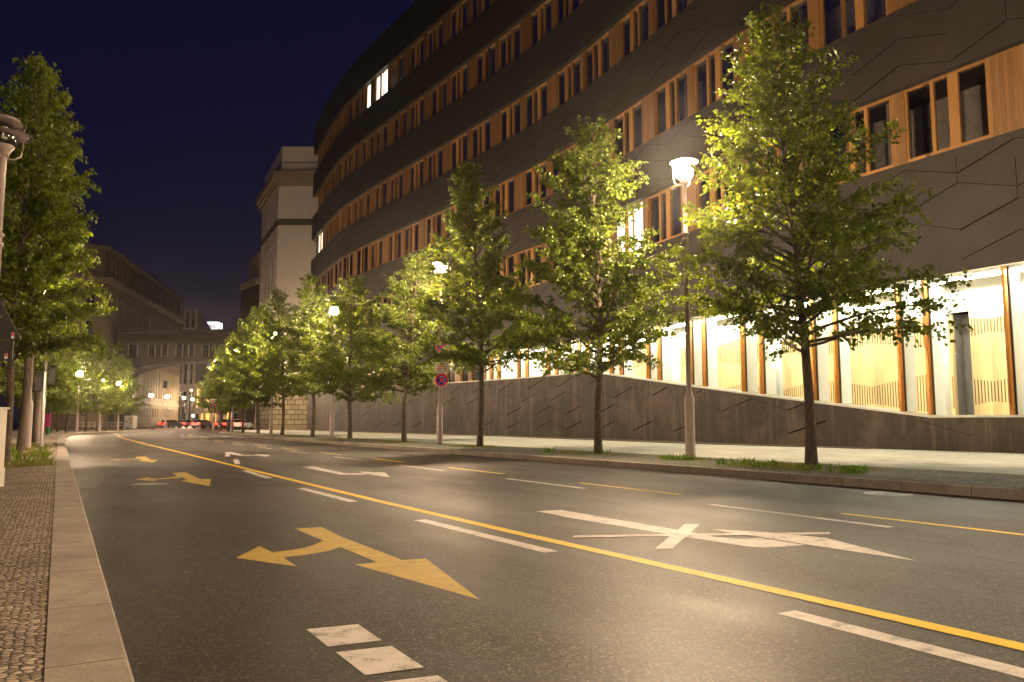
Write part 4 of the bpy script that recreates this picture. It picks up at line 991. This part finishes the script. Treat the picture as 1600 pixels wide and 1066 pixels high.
# pale classical building on the right
t = thing('classical_building', (27, 119, 0), 'tall pale classical building with cornice just left of the dark office block', 'building')
C0 = px(425, 659, 117)[:2]; C1 = (C0[0] + CR[0] * 16, C0[1] + CR[1] * 16)
dS = Vector((C0[0], C0[1])); far = px(399, 659, 132)[:2]
Hs = px(425, 285, 117)[2]; Hr = px(425, 228, 117)[2] + 0
hz = lambda y: px(425, y, 117)[2]
b = MB()
# end wall, facing the viewer: from C0 to C1 (outward is towards the camera)
cL = Vector((C1[0] - C0[0], C1[1] - C0[1])).length
op, P3 = facade(b, C0, C1, 5.6, hz(290), [], [], .3, 'plaster')
sl = Vector((C0[0] - far[0], C0[1] - far[1])).length
cols = [(sl - 10.9 + i * 3.2 - 0, sl - 10.9 + i * 3.2 + 1.25) for i in range(3)]
op2, P32 = facade(b, far, C0, 5.6, hz(290), cols, [(hz(510), hz(480)), (hz(452), hz(398)), (hz(372), hz(318))], .35, 'plaster', 'trim')
bk = (C1[0] + CF[0] * 14, C1[1] + CF[1] * 14); bk2 = (far[0] + CF[0] * 1, far[1] + CF[1] * 1)
b.poly([(*C1, 0), (*bk, 0), (*bk, Hs), (*C1, Hs)], 'plaster'); b.poly([(*bk2, 0), (*far, 0), (*far, Hs), (*bk2, Hs)], 'plaster')
b.build('wall', 'plaster', t, world=True)
panes(op2, P32, .3, t, sill='trim')
path = [C1, C0, far]
path = [far, C0, C1]
b = MB(); band(b, path, hz(352), hz(342), .06); b.build('frieze_band', 'brown_band', t, world=True)
b = MB(); band(b, path, hz(291), hz(286), .35); band(b, path, hz(286), hz(281), .75); band(b, path, hz(281), hz(270), 1.15); b.build('cornice', 'trim', t, world=True)
b = MB(); ins = offs(path, -.4)
b.prism([ins[0], ins[1], ins[2], bk, bk2], hz(270) - .1, hz(228)); b.build('attic', 'plaster', t, world=True)
b = MB(); band(b, ins, hz(254), hz(252), .10); b.build('attic_moulding', 'trim', t, world=True)
for i in range(3):
    D = Vector((ins[1][0] - ins[0][0], ins[1][1] - ins[0][1])); Ln = D.length; D.normalize(); u = Ln - 9.8 + i * 3.2; nx = (D.y, -D.x)
    q0 = (ins[0][0] + D.x * u + nx[0] * .02, ins[0][1] + D.y * u + nx[1] * .02)
    b = MB(); b.poly([(q0[0], q0[1], hz(265)), (q0[0] + D.x * 1.0, q0[1] + D.y * 1.0, hz(265)), (q0[0] + D.x * 1.0, q0[1] + D.y * 1.0, hz(256)), (q0[0], q0[1], hz(256))]); b.build('attic_window', 'dark_pane', t, world=True)
b = MB(); e0 = offs(path, .12)
facade(b, e0[1], e0[2], 0, 5.4, [], [], .3, 'blocks')
opb, P3b = facade(b, e0[0], e0[1], 0, 5.4, [(sl - 12 + i * 2.6, sl - 12 + i * 2.6 + 1.3) for i in range(4)], [(1.4, 4.6)], .4, 'blocks')
b.poly([(*e0[0], 5.4), (*e0[1], 5.4), (*e0[2], 5.4), (*path[2], 5.42), (*path[1], 5.42), (*path[0], 5.42)]); b.build('rusticated_base', 'blocks', t, world=True)
panes(opb, P3b, .35, t)
b = MB(); band(b, e0, .02, .7, .1); b.build('plinth', 'limestone', t, world=True)

# dark building further along the right
a0 = px(385, 659, 142)[:2]; a1 = px(402, 659, 150)[:2]
t = thing('dark_stone_building', (*a0, 0), 'dark stone building left of and behind the pale classical building', 'building')
b = MB(); h1 = px(393, 445, 142)[2]
cp = px(393, 659, 142)[:2]
b.prism([cp, (cp[0] + CR[0] * 8, cp[1] + CR[1] * 8), (cp[0] + CR[0] * 8 + 6, cp[1] + 12), (cp[0] - 1, cp[1] + 8)], 0, h1); b.build('wall', 'old_stone', t, world=True)
b = MB(); b.prism([px(391.5, 659, 141.5)[:2], (cp[0] + CR[0] * 8, cp[1] + CR[1] * 8 - .5), (cp[0] + 12, cp[1] + 9), (cp[0] - 1.2, cp[1] + 8.4)], h1 + .002, h1 + 1.2); b.build('cornice', 'trim', t, world=True)
b = MB(); cq = px(394.5, 659, 146)[:2]; b.prism([cq, (cq[0] + 6, cq[1] - 3), (cq[0] + 6, cq[1] + 8), (cq[0], cq[1] + 8)], h1 + 1.21, px(396, 395, 146)[2]); b.build('tower', 'trim', t, world=True)
b = MB(); cg = px(384, 659, 128)[:2]; b.prism([cg, (cg[0] + CR[0] * 1.6, cg[1] + CR[1] * 1.6), (cg[0] + CR[0] * 1.6 + .8, cg[1] + CR[1] * 1.6 + 1.5), (cg[0] + .8, cg[1] + 1.5)], 0, 7); 
tg = thing('gate_pier', (*cg, 0), 'dark stone gate pier beside the red tail lights', 'pier'); b.build('shaft', 'old_stone', tg, world=True)
b = MB(); b.prism([(cg[0] - .15, cg[1] - .15), (cg[0] + CR[0] * 1.6 + .15, cg[1] + CR[1] * 1.6 - .15), (cg[0] + CR[0] * 1.6 + 1.1, cg[1] + CR[1] * 1.6 + 1.6), (cg[0] + .8, cg[1] + 1.8)], 7.002, 7.4); b.build('cap', 'trim', tg, world=True)

# ------------------------------------------------------------------ large classical building on the left and its bridge
t = thing('ministry_building', (*px(157, 659, 147)[:2], 0), 'huge dim classical building with receding rows of windows behind the bridge', 'building')
B0 = px(157, 659, 147); B1 = px(278, 659, 210); B0 = B0[:2]; B1 = B1[:2]
BL = px(40, 659, 140)[:2]
D = Vector((B1[0] - B0[0], B1[1] - B0[1])); LnB = D.length; D.normalize(); NB = Vector((-D.y, D.x))
hy = lambda y: px(159, y, 147)[2]
Zc = hy(443); Zr = hy(391); 
print('ministry heights', Zc, Zr, LnB)
nb = 24; sp = (LnB - 6) / nb
cols = [(5 + sp * i + sp * .22, 5 + sp * i + sp * .72) for i in range(nb)]
b = MB()
zr = [(2.2, 4.2), (6.5, 13.2), (15.0, 19.6), (21.5, Zc - 1.6)]
op, P3 = facade(b, B0, B1, 0, Zc, cols, zr, .5, 'limestone', 'trim')
nl_ = Vector((B0[0] - BL[0], B0[1] - BL[1])).length
colsN = [(nl_ - 3.3 - i * 3.6, nl_ - 2.1 - i * 3.6) for i in range(3)][::-1]
opn, P3n = facade(b, BL, B0, 0, Zc, colsN, zr, .5, 'limestone', 'trim')
b.prism([B0, B1, (B1[0] + NB.x * 20, B1[1] + NB.y * 20), (BL[0] + NB.x * 5, BL[1] + NB.y * 5 + 30), BL], Zc - .3, Zc - .1, 'roof')
b.poly([(*B1, 0), (B1[0] + NB.x * 20, B1[1] + NB.y * 20, 0), (B1[0] + NB.x * 20, B1[1] + NB.y * 20, Zr), (*B1, Zr)])
b.build('wall', 'limestone', t, world=True)
op = sorted(op, key=lambda q: (q[0], q[2]))
panes(opn, P3n, .45, t)
near = [q for q in op if True]
panes(near[:72], P3, .45, t)
bb = MB()
for a, c, e0_, e1_ in near[72:]: bb.poly([P3(a, e0_, .45), P3(c, e0_, .45), P3(c, e1_, .45), P3(a, e1_, .45)])
o = bb.build('far_windows', 'dark_pane', t, world=True); o['kind'] = 'stuff'
pth = [BL, B0, B1]
b = MB(); band(b, pth, Zc, Zc + .5, .5); band(b, pth, Zc + .5, Zc + 1.1, 1.0); b.build('cornice', 'trim', t, world=True)
b = MB(); band(b, pth, 5.0, 5.5, .25); b.build('base_moulding', 'trim', t, world=True)
b = MB(); ins = offs(pth, -.6)
opa, P3a = facade(b, ins[1], ins[2], Zc + .3, Zr, [(3 + sp * i + sp * .25, 3 + sp * i + sp * .72) for i in range(nb)], [(Zc + 2.2, Zr - 1.6)], .4, 'limestone', 'trim')
facade(b, ins[0], ins[1], Zc + .3, Zr, [], [], .3, 'limestone'); b.build('attic_wall', 'limestone', t, world=True)
bb = MB()
for a, c, e0_, e1_ in opa: bb.poly([P3a(a, e0_, .35), P3a(c, e0_, .35), P3a(c, e1_, .35), P3a(a, e1_, .35)])
o = bb.build('attic_windows', 'dark_pane', t, world=True); 
b = MB(); band(b, ins, Zr, Zr + .7, .8); b.build('attic_cornice', 'trim', t, world=True)
b = MB(); q = offs(ins, -2.5); b.prism([ins[0], ins[1], ins[2], (ins[2][0] + NB.x * 14, ins[2][1] + NB.y * 14), (ins[0][0] + NB.x * 3, ins[0][1] + 20)], Zr + .3, Zr + .5); 
rp = px(232, 659, 195)[:2]; b.prism([(rp[0], rp[1]), (rp[0] + 3, rp[1] + 12), (rp[0] - 8, rp[1] + 14), (rp[0] - 9, rp[1])], Zr + .5, Zr + 4.2); b.build('roof', 'roof', t, world=True)
ap = px(171, 659, 150); b = MB(); b.tube([(ap[0] - 1, ap[1] + 1, Zr), (ap[0] - 1, ap[1] + 1, Zr + 3.6)], .06, 5); b.build('antenna', 'dark_metal', t, world=True)

# bridge
DB = 150.0
G0 = px(178, 659, DB - 1)[:2]; GW = 34.0
gz = lambda y: px(250, y, DB)[2]
t = thing('arched_bridge', (*G0, 0), 'dark stone covered bridge with a shallow arch spanning the far street', 'bridge', None, -TH)
zt = gz(521); zs = gz(600); za = gz(566)
U = lambda X_: (X_ - 178) / F * DB
outl = [(0, 0), (U(189), 0), (U(189), zs)]
cxs = U(325); hw = cxs - U(189)
for i in range(1, 24):
    a = math.pi - math.pi * i / 24; outl.append((cxs + hw * math.cos(a), zs + (za - zs) * math.sin(a) ** .8))
outl += [(2 * cxs - U(189), zs), (2 * cxs - U(189), 0), (2 * cxs, 0), (2 * cxs, zt), (0, zt)]
b = MB()
# face split into convex columns
top = zt
xs_ = [p for p in outl if True]
arc = [(U(189), zs)] + outl[3:26] + [(2 * cxs - U(189), zs)]
dep = 4.0
for y in (0, dep):
    b.poly([(0, y, 0), (U(189), y, 0), (U(189), y, top), (0, y, top)]); b.poly([(2 * cxs - U(189), y, 0), (2 * cxs, y, 0), (2 * cxs, y, top), (2 * cxs - U(189), y, top)])
    for (xa, z_a), (xb, z_b) in zip(arc[:-1], arc[1:]): b.poly([(xa, y, z_a), (xb, y, z_b), (xb, y, top), (xa, y, top)])
for (xa, z_a), (xb, z_b) in zip(arc[:-1], arc[1:]): b.poly([(xa, 0, z_a), (xb, 0, z_b), (xb, dep, z_b), (xa, dep, z_a)])
for x in (0, U(189), 2 * cxs - U(189), 2 * cxs): b.poly([(x, 0, 0), (x, dep, 0), (x, dep, top if x in (0, 2 * cxs) else zs), (x, 0, top if x in (0, 2 * cxs) else zs)])
b.build('span', 'old_stone', t)
b = MB(); b.box((cxs, -.2, zt + .15), (2 * cxs, 1.1, .5)); b.box((cxs, dep / 2, zt + .5), (2 * cxs, dep, .3), 'roof'); b.build('cornice', 'old_stone', t)
b = MB(); b.box((cxs, -.12, gz(533)), (2 * cxs, .3, .35)); b.build('moulding', 'old_stone', t)
b = MB(); b.box((cxs, -.12, gz(559.5)), (2 * cxs, .34, .25)); b.build('sill_course', 'old_stone', t)
b = MB(); b.tube([(x, -.05, z + .45) for x, z in arc], .28, 6); b.build('archivolt', 'old_stone', t)
b = MB(); ctr = (U(202), gz(568)); b.tube([(ctr[0] + .8 * math.cos(i * .5236), -.1, ctr[1] + .8 * math.sin(i * .5236)) for i in range(13)], .16, 6); b.build('medallion', 'old_stone', t)
for X0, X1 in ((196, 209), (227, 236), (237.5, 246), (247.5, 256), (270, 279), (280.5, 288.5), (290, 297.5), (311, 320), (321.5, 329.5), (331, 339)):
    b = MB(); w_ = U(X1) - U(X0); cxw = (U(X0) + U(X1)) / 2; zc_ = (gz(540) + gz(557.5)) / 2; hh = gz(540) - gz(557.5)
    b.box((cxw, -.02, zc_), (w_, .06, hh), 'dark_pane')
    for s in (-1, 1): b.box((cxw + s * (w_ / 2 + .06), -.08, zc_), (.12, .18, hh + .1), 'trim')
    b.box((cxw, -.06, zc_), (.08, .05, hh), 'old_stone'); b.box((cxw, -.06, zc_ + hh * .15), (w_, .045, .07), 'old_stone')
    b.build('window', 'dark_pane', t)

# far pale building, seen above and below the bridge
d = 235
p0 = px(268, 659, d)[:2]; p1 = px(302, 659, d)[:2]; p2 = px(324, 659, 285)[:2]
t = thing('pale_modern_building', (*p1, 0), 'pale modern building with tall dark window slots beyond the bridge', 'building')
hz2 = lambda y: px(300, y, d)[2]
b = MB(); Lf = Vector((p1[0] - p0[0], p1[1] - p0[1])).length; sc_ = Lf / 34
op, P3 = facade(b, p0, p1, 0, hz2(482.5), [((276 - 268) * sc_, (280 - 268) * sc_), ((283 - 268) * sc_, (289 - 268) * sc_), ((292.5 - 268) * sc_, (298 - 268) * sc_)], [(hz2(659 - 1), hz2(612)), (hz2(600), hz2(566)), (hz2(512), hz2(487))], 1.0, 'far_beige')
p3 = (p2[0] - 20, p2[1] + 5); b.poly([(*p1, 0), (*p2, 0), (*p2, hz2(482.5)), (*p1, hz2(482.5))]); b.poly([(*p0, hz2(482.5)), (*p1, hz2(482.5)), (*p2, hz2(482.5)), (*p3, hz2(482.5))]); b.build('wall', 'far_beige', t, world=True)
panes(op, P3, .9, t)
q0 = px(322, 659, 300)[:2]; q1 = px(344, 659, 300)[:2]
t = thing('rooftop_billboard', (*q0, 0), 'bright white lit billboard box above the bridge', 'billboard', None, -TH)
wv_ = 22 / F * 300
b = MB(); b.box((wv_ / 2, 0, 18), (wv_ * .8, 6, 36)); b.build('supporting_block', 'far_beige', t)
z_a, z_b = px(330, 519.8, 300)[2], px(330, 502, 300)[2]
b = MB(); b.prism([(0, -3.2), (wv_ * .78, -3.2), (wv_ * .78, 2), (0, 2)], z_a - 1, z_b - .6); b.build('lit_panel', 'lit_sign', t)
text_mesh('199', 2.6, 'sign_orange', 'lettering', t, (1.5, -3.25, z_a + 1.7), .03)

# warm lit buildings at the end of the street
d = 225
for i, (X0, X1, yt, k, lb) in enumerate(((303, 318, 600, 'far_beige', 'warmly lit pillared facade at the end of the street, left part'), (318, 350, 606, 'limestone', 'yellow lit low facade at the end of the street behind the sign posts'), (350, 386, 612, 'far_beige', 'shop facade behind the red tail lights'))):
    a = px(X0, 659, d - i * 12); c = px(X1, 659, d - i * 12 - 4); hh = px(X0, yt, d)[2]
    t = thing('shop_building', (a[0], a[1], 0), lb, 'building')
    Ln = math.hypot(c[0] - a[0], c[1] - a[1]); n = max(2, int(Ln / 2.4))
    b = MB(); op, P3 = facade(b, a[:2], c[:2], 0, hh, [(Ln / n * j + .5, Ln / n * (j + 1) - .5) for j in range(n)], [(.6, 3.4), (5.0, hh - 1.2)], .4, k, 'trim')
    b.poly([(a[0], a[1], hh), (c[0], c[1], hh), (c[0] + CF[0] * 8, c[1] + CF[1] * 8, hh), (a[0] + CF[0] * 8, a[1] + CF[1] * 8, hh)], 'roof'); b.build('wall', k, t, world=True)
    for j, q in enumerate(op):
        b = MB(); b.poly([P3(q[0], q[2], .35), P3(q[1], q[2], .35), P3(q[1], q[3], .35), P3(q[0], q[3], .35)]); b.build('window', 'lit_yellow' if (j * 7 + i) % 3 else 'dark_pane', t, world=True)
# small coloured lights of the far street
for X_, Y_, dd, k, lb, H_ in ((302, 650, 170, 'lit_cyan', 'bright cyan light on a short post below the arch', .22), (299, 610, 210, 'lit_orange', 'orange lamp on a tall post above the far street lamps', .25)):
    p = px(X_, Y_, dd); t = thing('signal_lamp', (p[0], p[1], 0), lb, 'lamp')
    b = MB(); b.tube([(0, 0, 0), (0, 0, p[2] - H_)], .06, 6); b.build('pole', 'grey_metal', t)
    b = MB(); b.lathe([(.05, p[2] - H_), (H_, p[2] - H_ * .6), (H_, p[2] + H_ * .6), (.05, p[2] + H_)], n=10); b.build('lamp_glass', k, t)

# ------------------------------------------------------------------ cars
def car(loc, rz, paint, label, lights=True):
    t = thing('parked_car', loc, label, 'car', None, rz)
    t.name = 'waiting_car'
    b = MB()      # x across, y forward
    prof = [(-2.1, .35), (-2.15, .62), (-2.08, .95), (-1.95, 1.02), (1.05, .98), (1.95, .78), (2.12, .55), (2.1, .32)]
    W_ = .86
    b.strip([[(x, y, z) for y, z in prof] for x in (-W_, -W_ + .04, W_ - .04, W_)]) ; b.build('body', paint, t)
    b = MB(); pf = [(-1.85, 1.015), (-1.5, 1.42), (-.2, 1.47), (.4, 1.38), (1.1, 1.0)]
    b.strip([[(s * (.80 - (z - 1) * .28), y, z) for y, z in pf] for s in (-1, 1)]); b.build('cabin', 'dark_pane', t)
    b = MB(); b.box((0, -.8, 1.462), (1.25, 1.3, .03)); b.build('roof', paint, t)
    for x in (-.8, .8):
        for y in (-1.3, 1.3):
            b = MB()
            b.tube([(x - .1, y, .31), (x + .1, y, .31)], .31, 14); w_ = b.build('wheel', 'rubber', t)
    for s in (-1, 1):
        b = MB(); b.box((s * .62, -2.14, .86), (.42, .05, .22)); b.build('tail_light', 'lit_red', t)
        b = MB(); b.box((s * .62, 2.05, .66), (.30, .12, .14)); b.build('headlight', 'sign_white', t)
    b = MB(); b.box((0, -2.17, .55), (.5, .02, .11)); b.build('number_plate', 'sign_white', t)
    b = MB(); b.box((0, -2.12, .40), (1.68, .1, .2)); b.build('bumper', 'rubber', t)
    return t
for X_, dd, rz, k, lb in ((355, 112, -.62, 'car_dark', 'dark car with lit red tail lights, left of the three waiting'), (367, 116, -.55, 'car_silver', 'silver car with lit red tail lights, middle of the three waiting'),
                          (379, 112, -.50, 'car_white', 'white car with lit red tail lights, right one next to the gate pier'), (268, 150, -.9, 'car_dark', 'dark car with red tail lights crossing below the bridge arch'),
                          (318, 140, -.8, 'car_silver', 'silver car with red tail lights behind the slim sign posts'), (291, 158, -.6, 'car_white', 'pale car below the far street lamps')):
    p = px(X_, 659, dd); car((p[0], p[1], 0), rz, k, lb)

# ------------------------------------------------------------------ thin haze volume added to give the lamps a halo
HZ = 0.00027
b = MB(); b.b2(-160, 120, -45, 330, -1.0, 62)
hz_o = b.build('haze', 'roof'); hz_o['kind'] = 'stuff'; hz_o['label'] = 'thin haze added to make the lit lamps glow'; hz_o['category'] = 'haze'
hm = bpy.data.materials.new('added_glow_haze'); hm.use_nodes = True; hn = hm.node_tree; hn.nodes.clear()
ho = hn.nodes.new('ShaderNodeOutputMaterial'); hv = hn.nodes.new('ShaderNodeVolumePrincipled')
hv.inputs['Density'].default_value = HZ; hv.inputs['Color'].default_value = (.9, .9, .92, 1); hv.inputs['Anisotropy'].default_value = .92
hn.links.new(hv.outputs[0], ho.inputs['Volume']); hz_o.data.materials.clear(); hz_o.data.materials.append(hm)

# ------------------------------------------------------------------ grass and weeds
def tufts(name, spots, label, n_per, h, k, seed, wdt=.012):
    rg = np.random.default_rng(seed); b = MB()
    for x, y, rx, ry, n in spots:
        for _ in range(n):
            a = rg.uniform(0, 6.28); r_ = math.sqrt(rg.random()); cx_, cy_ = x + rx * r_ * math.cos(a), y + ry * r_ * math.sin(a)
            hh = h * rg.uniform(.35, 1.2); th = rg.uniform(0, 6.28); dx, dy = math.cos(th), math.sin(th); ln = hh * rg.uniform(.2, .8); w_ = wdt * rg.uniform(.6, 1.5)
            b.poly([(cx_ - dy * w_, cy_ + dx * w_, KZ - .01), (cx_ + dy * w_, cy_ - dx * w_, KZ - .01), (cx_ + dx * ln * .5 + dy * w_ * .8, cy_ + dy * ln * .5 - dx * w_ * .8, KZ + hh * .65), (cx_ + dx * ln, cy_ + dy * ln, KZ + hh), (cx_ + dx * ln * .5 - dy * w_ * .8, cy_ + dy * ln * .5 + dx * w_ * .8, KZ + hh * .65)])
    o = b.build(name, k); o['kind'] = 'stuff'; o['label'] = label; o['category'] = 'grass'
tufts('grass', [(13.8, 12.6, 1.0, 1.1, 700), (14.3, 12.0, .6, 1.9, 350), (13.0, 11.6, .35, .5, 120), (13.1, 10.6, .5, .5, 60), (14.3, 16.1, .5, 1.0, 260), (14.2, 20.4, .8, 1.6, 500), (14.2, 28.3, .8, 1.6, 500), (14.2, 36.3, .8, 1.6, 420), (14.0, 44.6, .8, 2, 420), (13.7, 53, .8, 2.5, 400)], 'yellowish grass growing around the right tree trunks', 1, .06, 'grass', 5, .007)
tufts('grass', [(-1.2, 20.6, .7, .9, 260), (-.45, 20.8, .4, .3, 160), (-.3, 22.6, .22, 1.3, 130), (-.9, 26.5, .7, 1.6, 380), (-.4, 28, .3, 1.5, 150), (-.9, 34, .7, 4, 500)], 'long dry grass along the left verge between the trunks', 1, .13, 'grass', 6, .006)
tufts('weeds', [(13.6, 13.6, .5, .45, 60), (13.5, 12.6, .35, .3, 34), (13.6, 11.4, .3, .3, 22), (13.4, 10.7, .2, .2, 16), (13.3, 10.2, .35, .18, 60), (14.0, 16.1, .35, .6, 70), (14.6, 20.0, .1, .3, 16), (13.7, 21.9, .25, .4, 26)], 'bright green weeds around the nearest right tree', 1, .16, 'weed', 8, .016)
tufts('weeds', [(-1.15, 22.8, .35, .7, 40), (-.7, 21.4, .3, .4, 22), (-.4, 26.0, .25, .6, 30), (-1.2, 28.0, .2, .4, 50)], 'bright green weeds along the left verge', 1, .24, 'weed', 9, .022)
# fallen leaves on the road
rg = np.random.default_rng(4); b = MB()
for _ in range(70):
    x, y = (rg.uniform(.35, 1.0), rg.uniform(4, 18)) if rg.random() < .5 else (rg.uniform(4.5, 11), rg.uniform(2, 12)); a = rg.uniform(0, 6.28); s = rg.uniform(.012, .028)
    b.poly([(x + s * math.cos(a), y + s * math.sin(a), .010), (x - s * .5 * math.sin(a), y + s * .5 * math.cos(a), .016), (x - s * math.cos(a), y - s * math.sin(a), .010), (x + s * .5 * math.sin(a), y - s * .5 * math.cos(a), .012)])
o = b.build('fallen_leaves', 'grass'); o['kind'] = 'stuff'; o['label'] = 'small dry leaves scattered over the asphalt'; o['category'] = 'leaves'
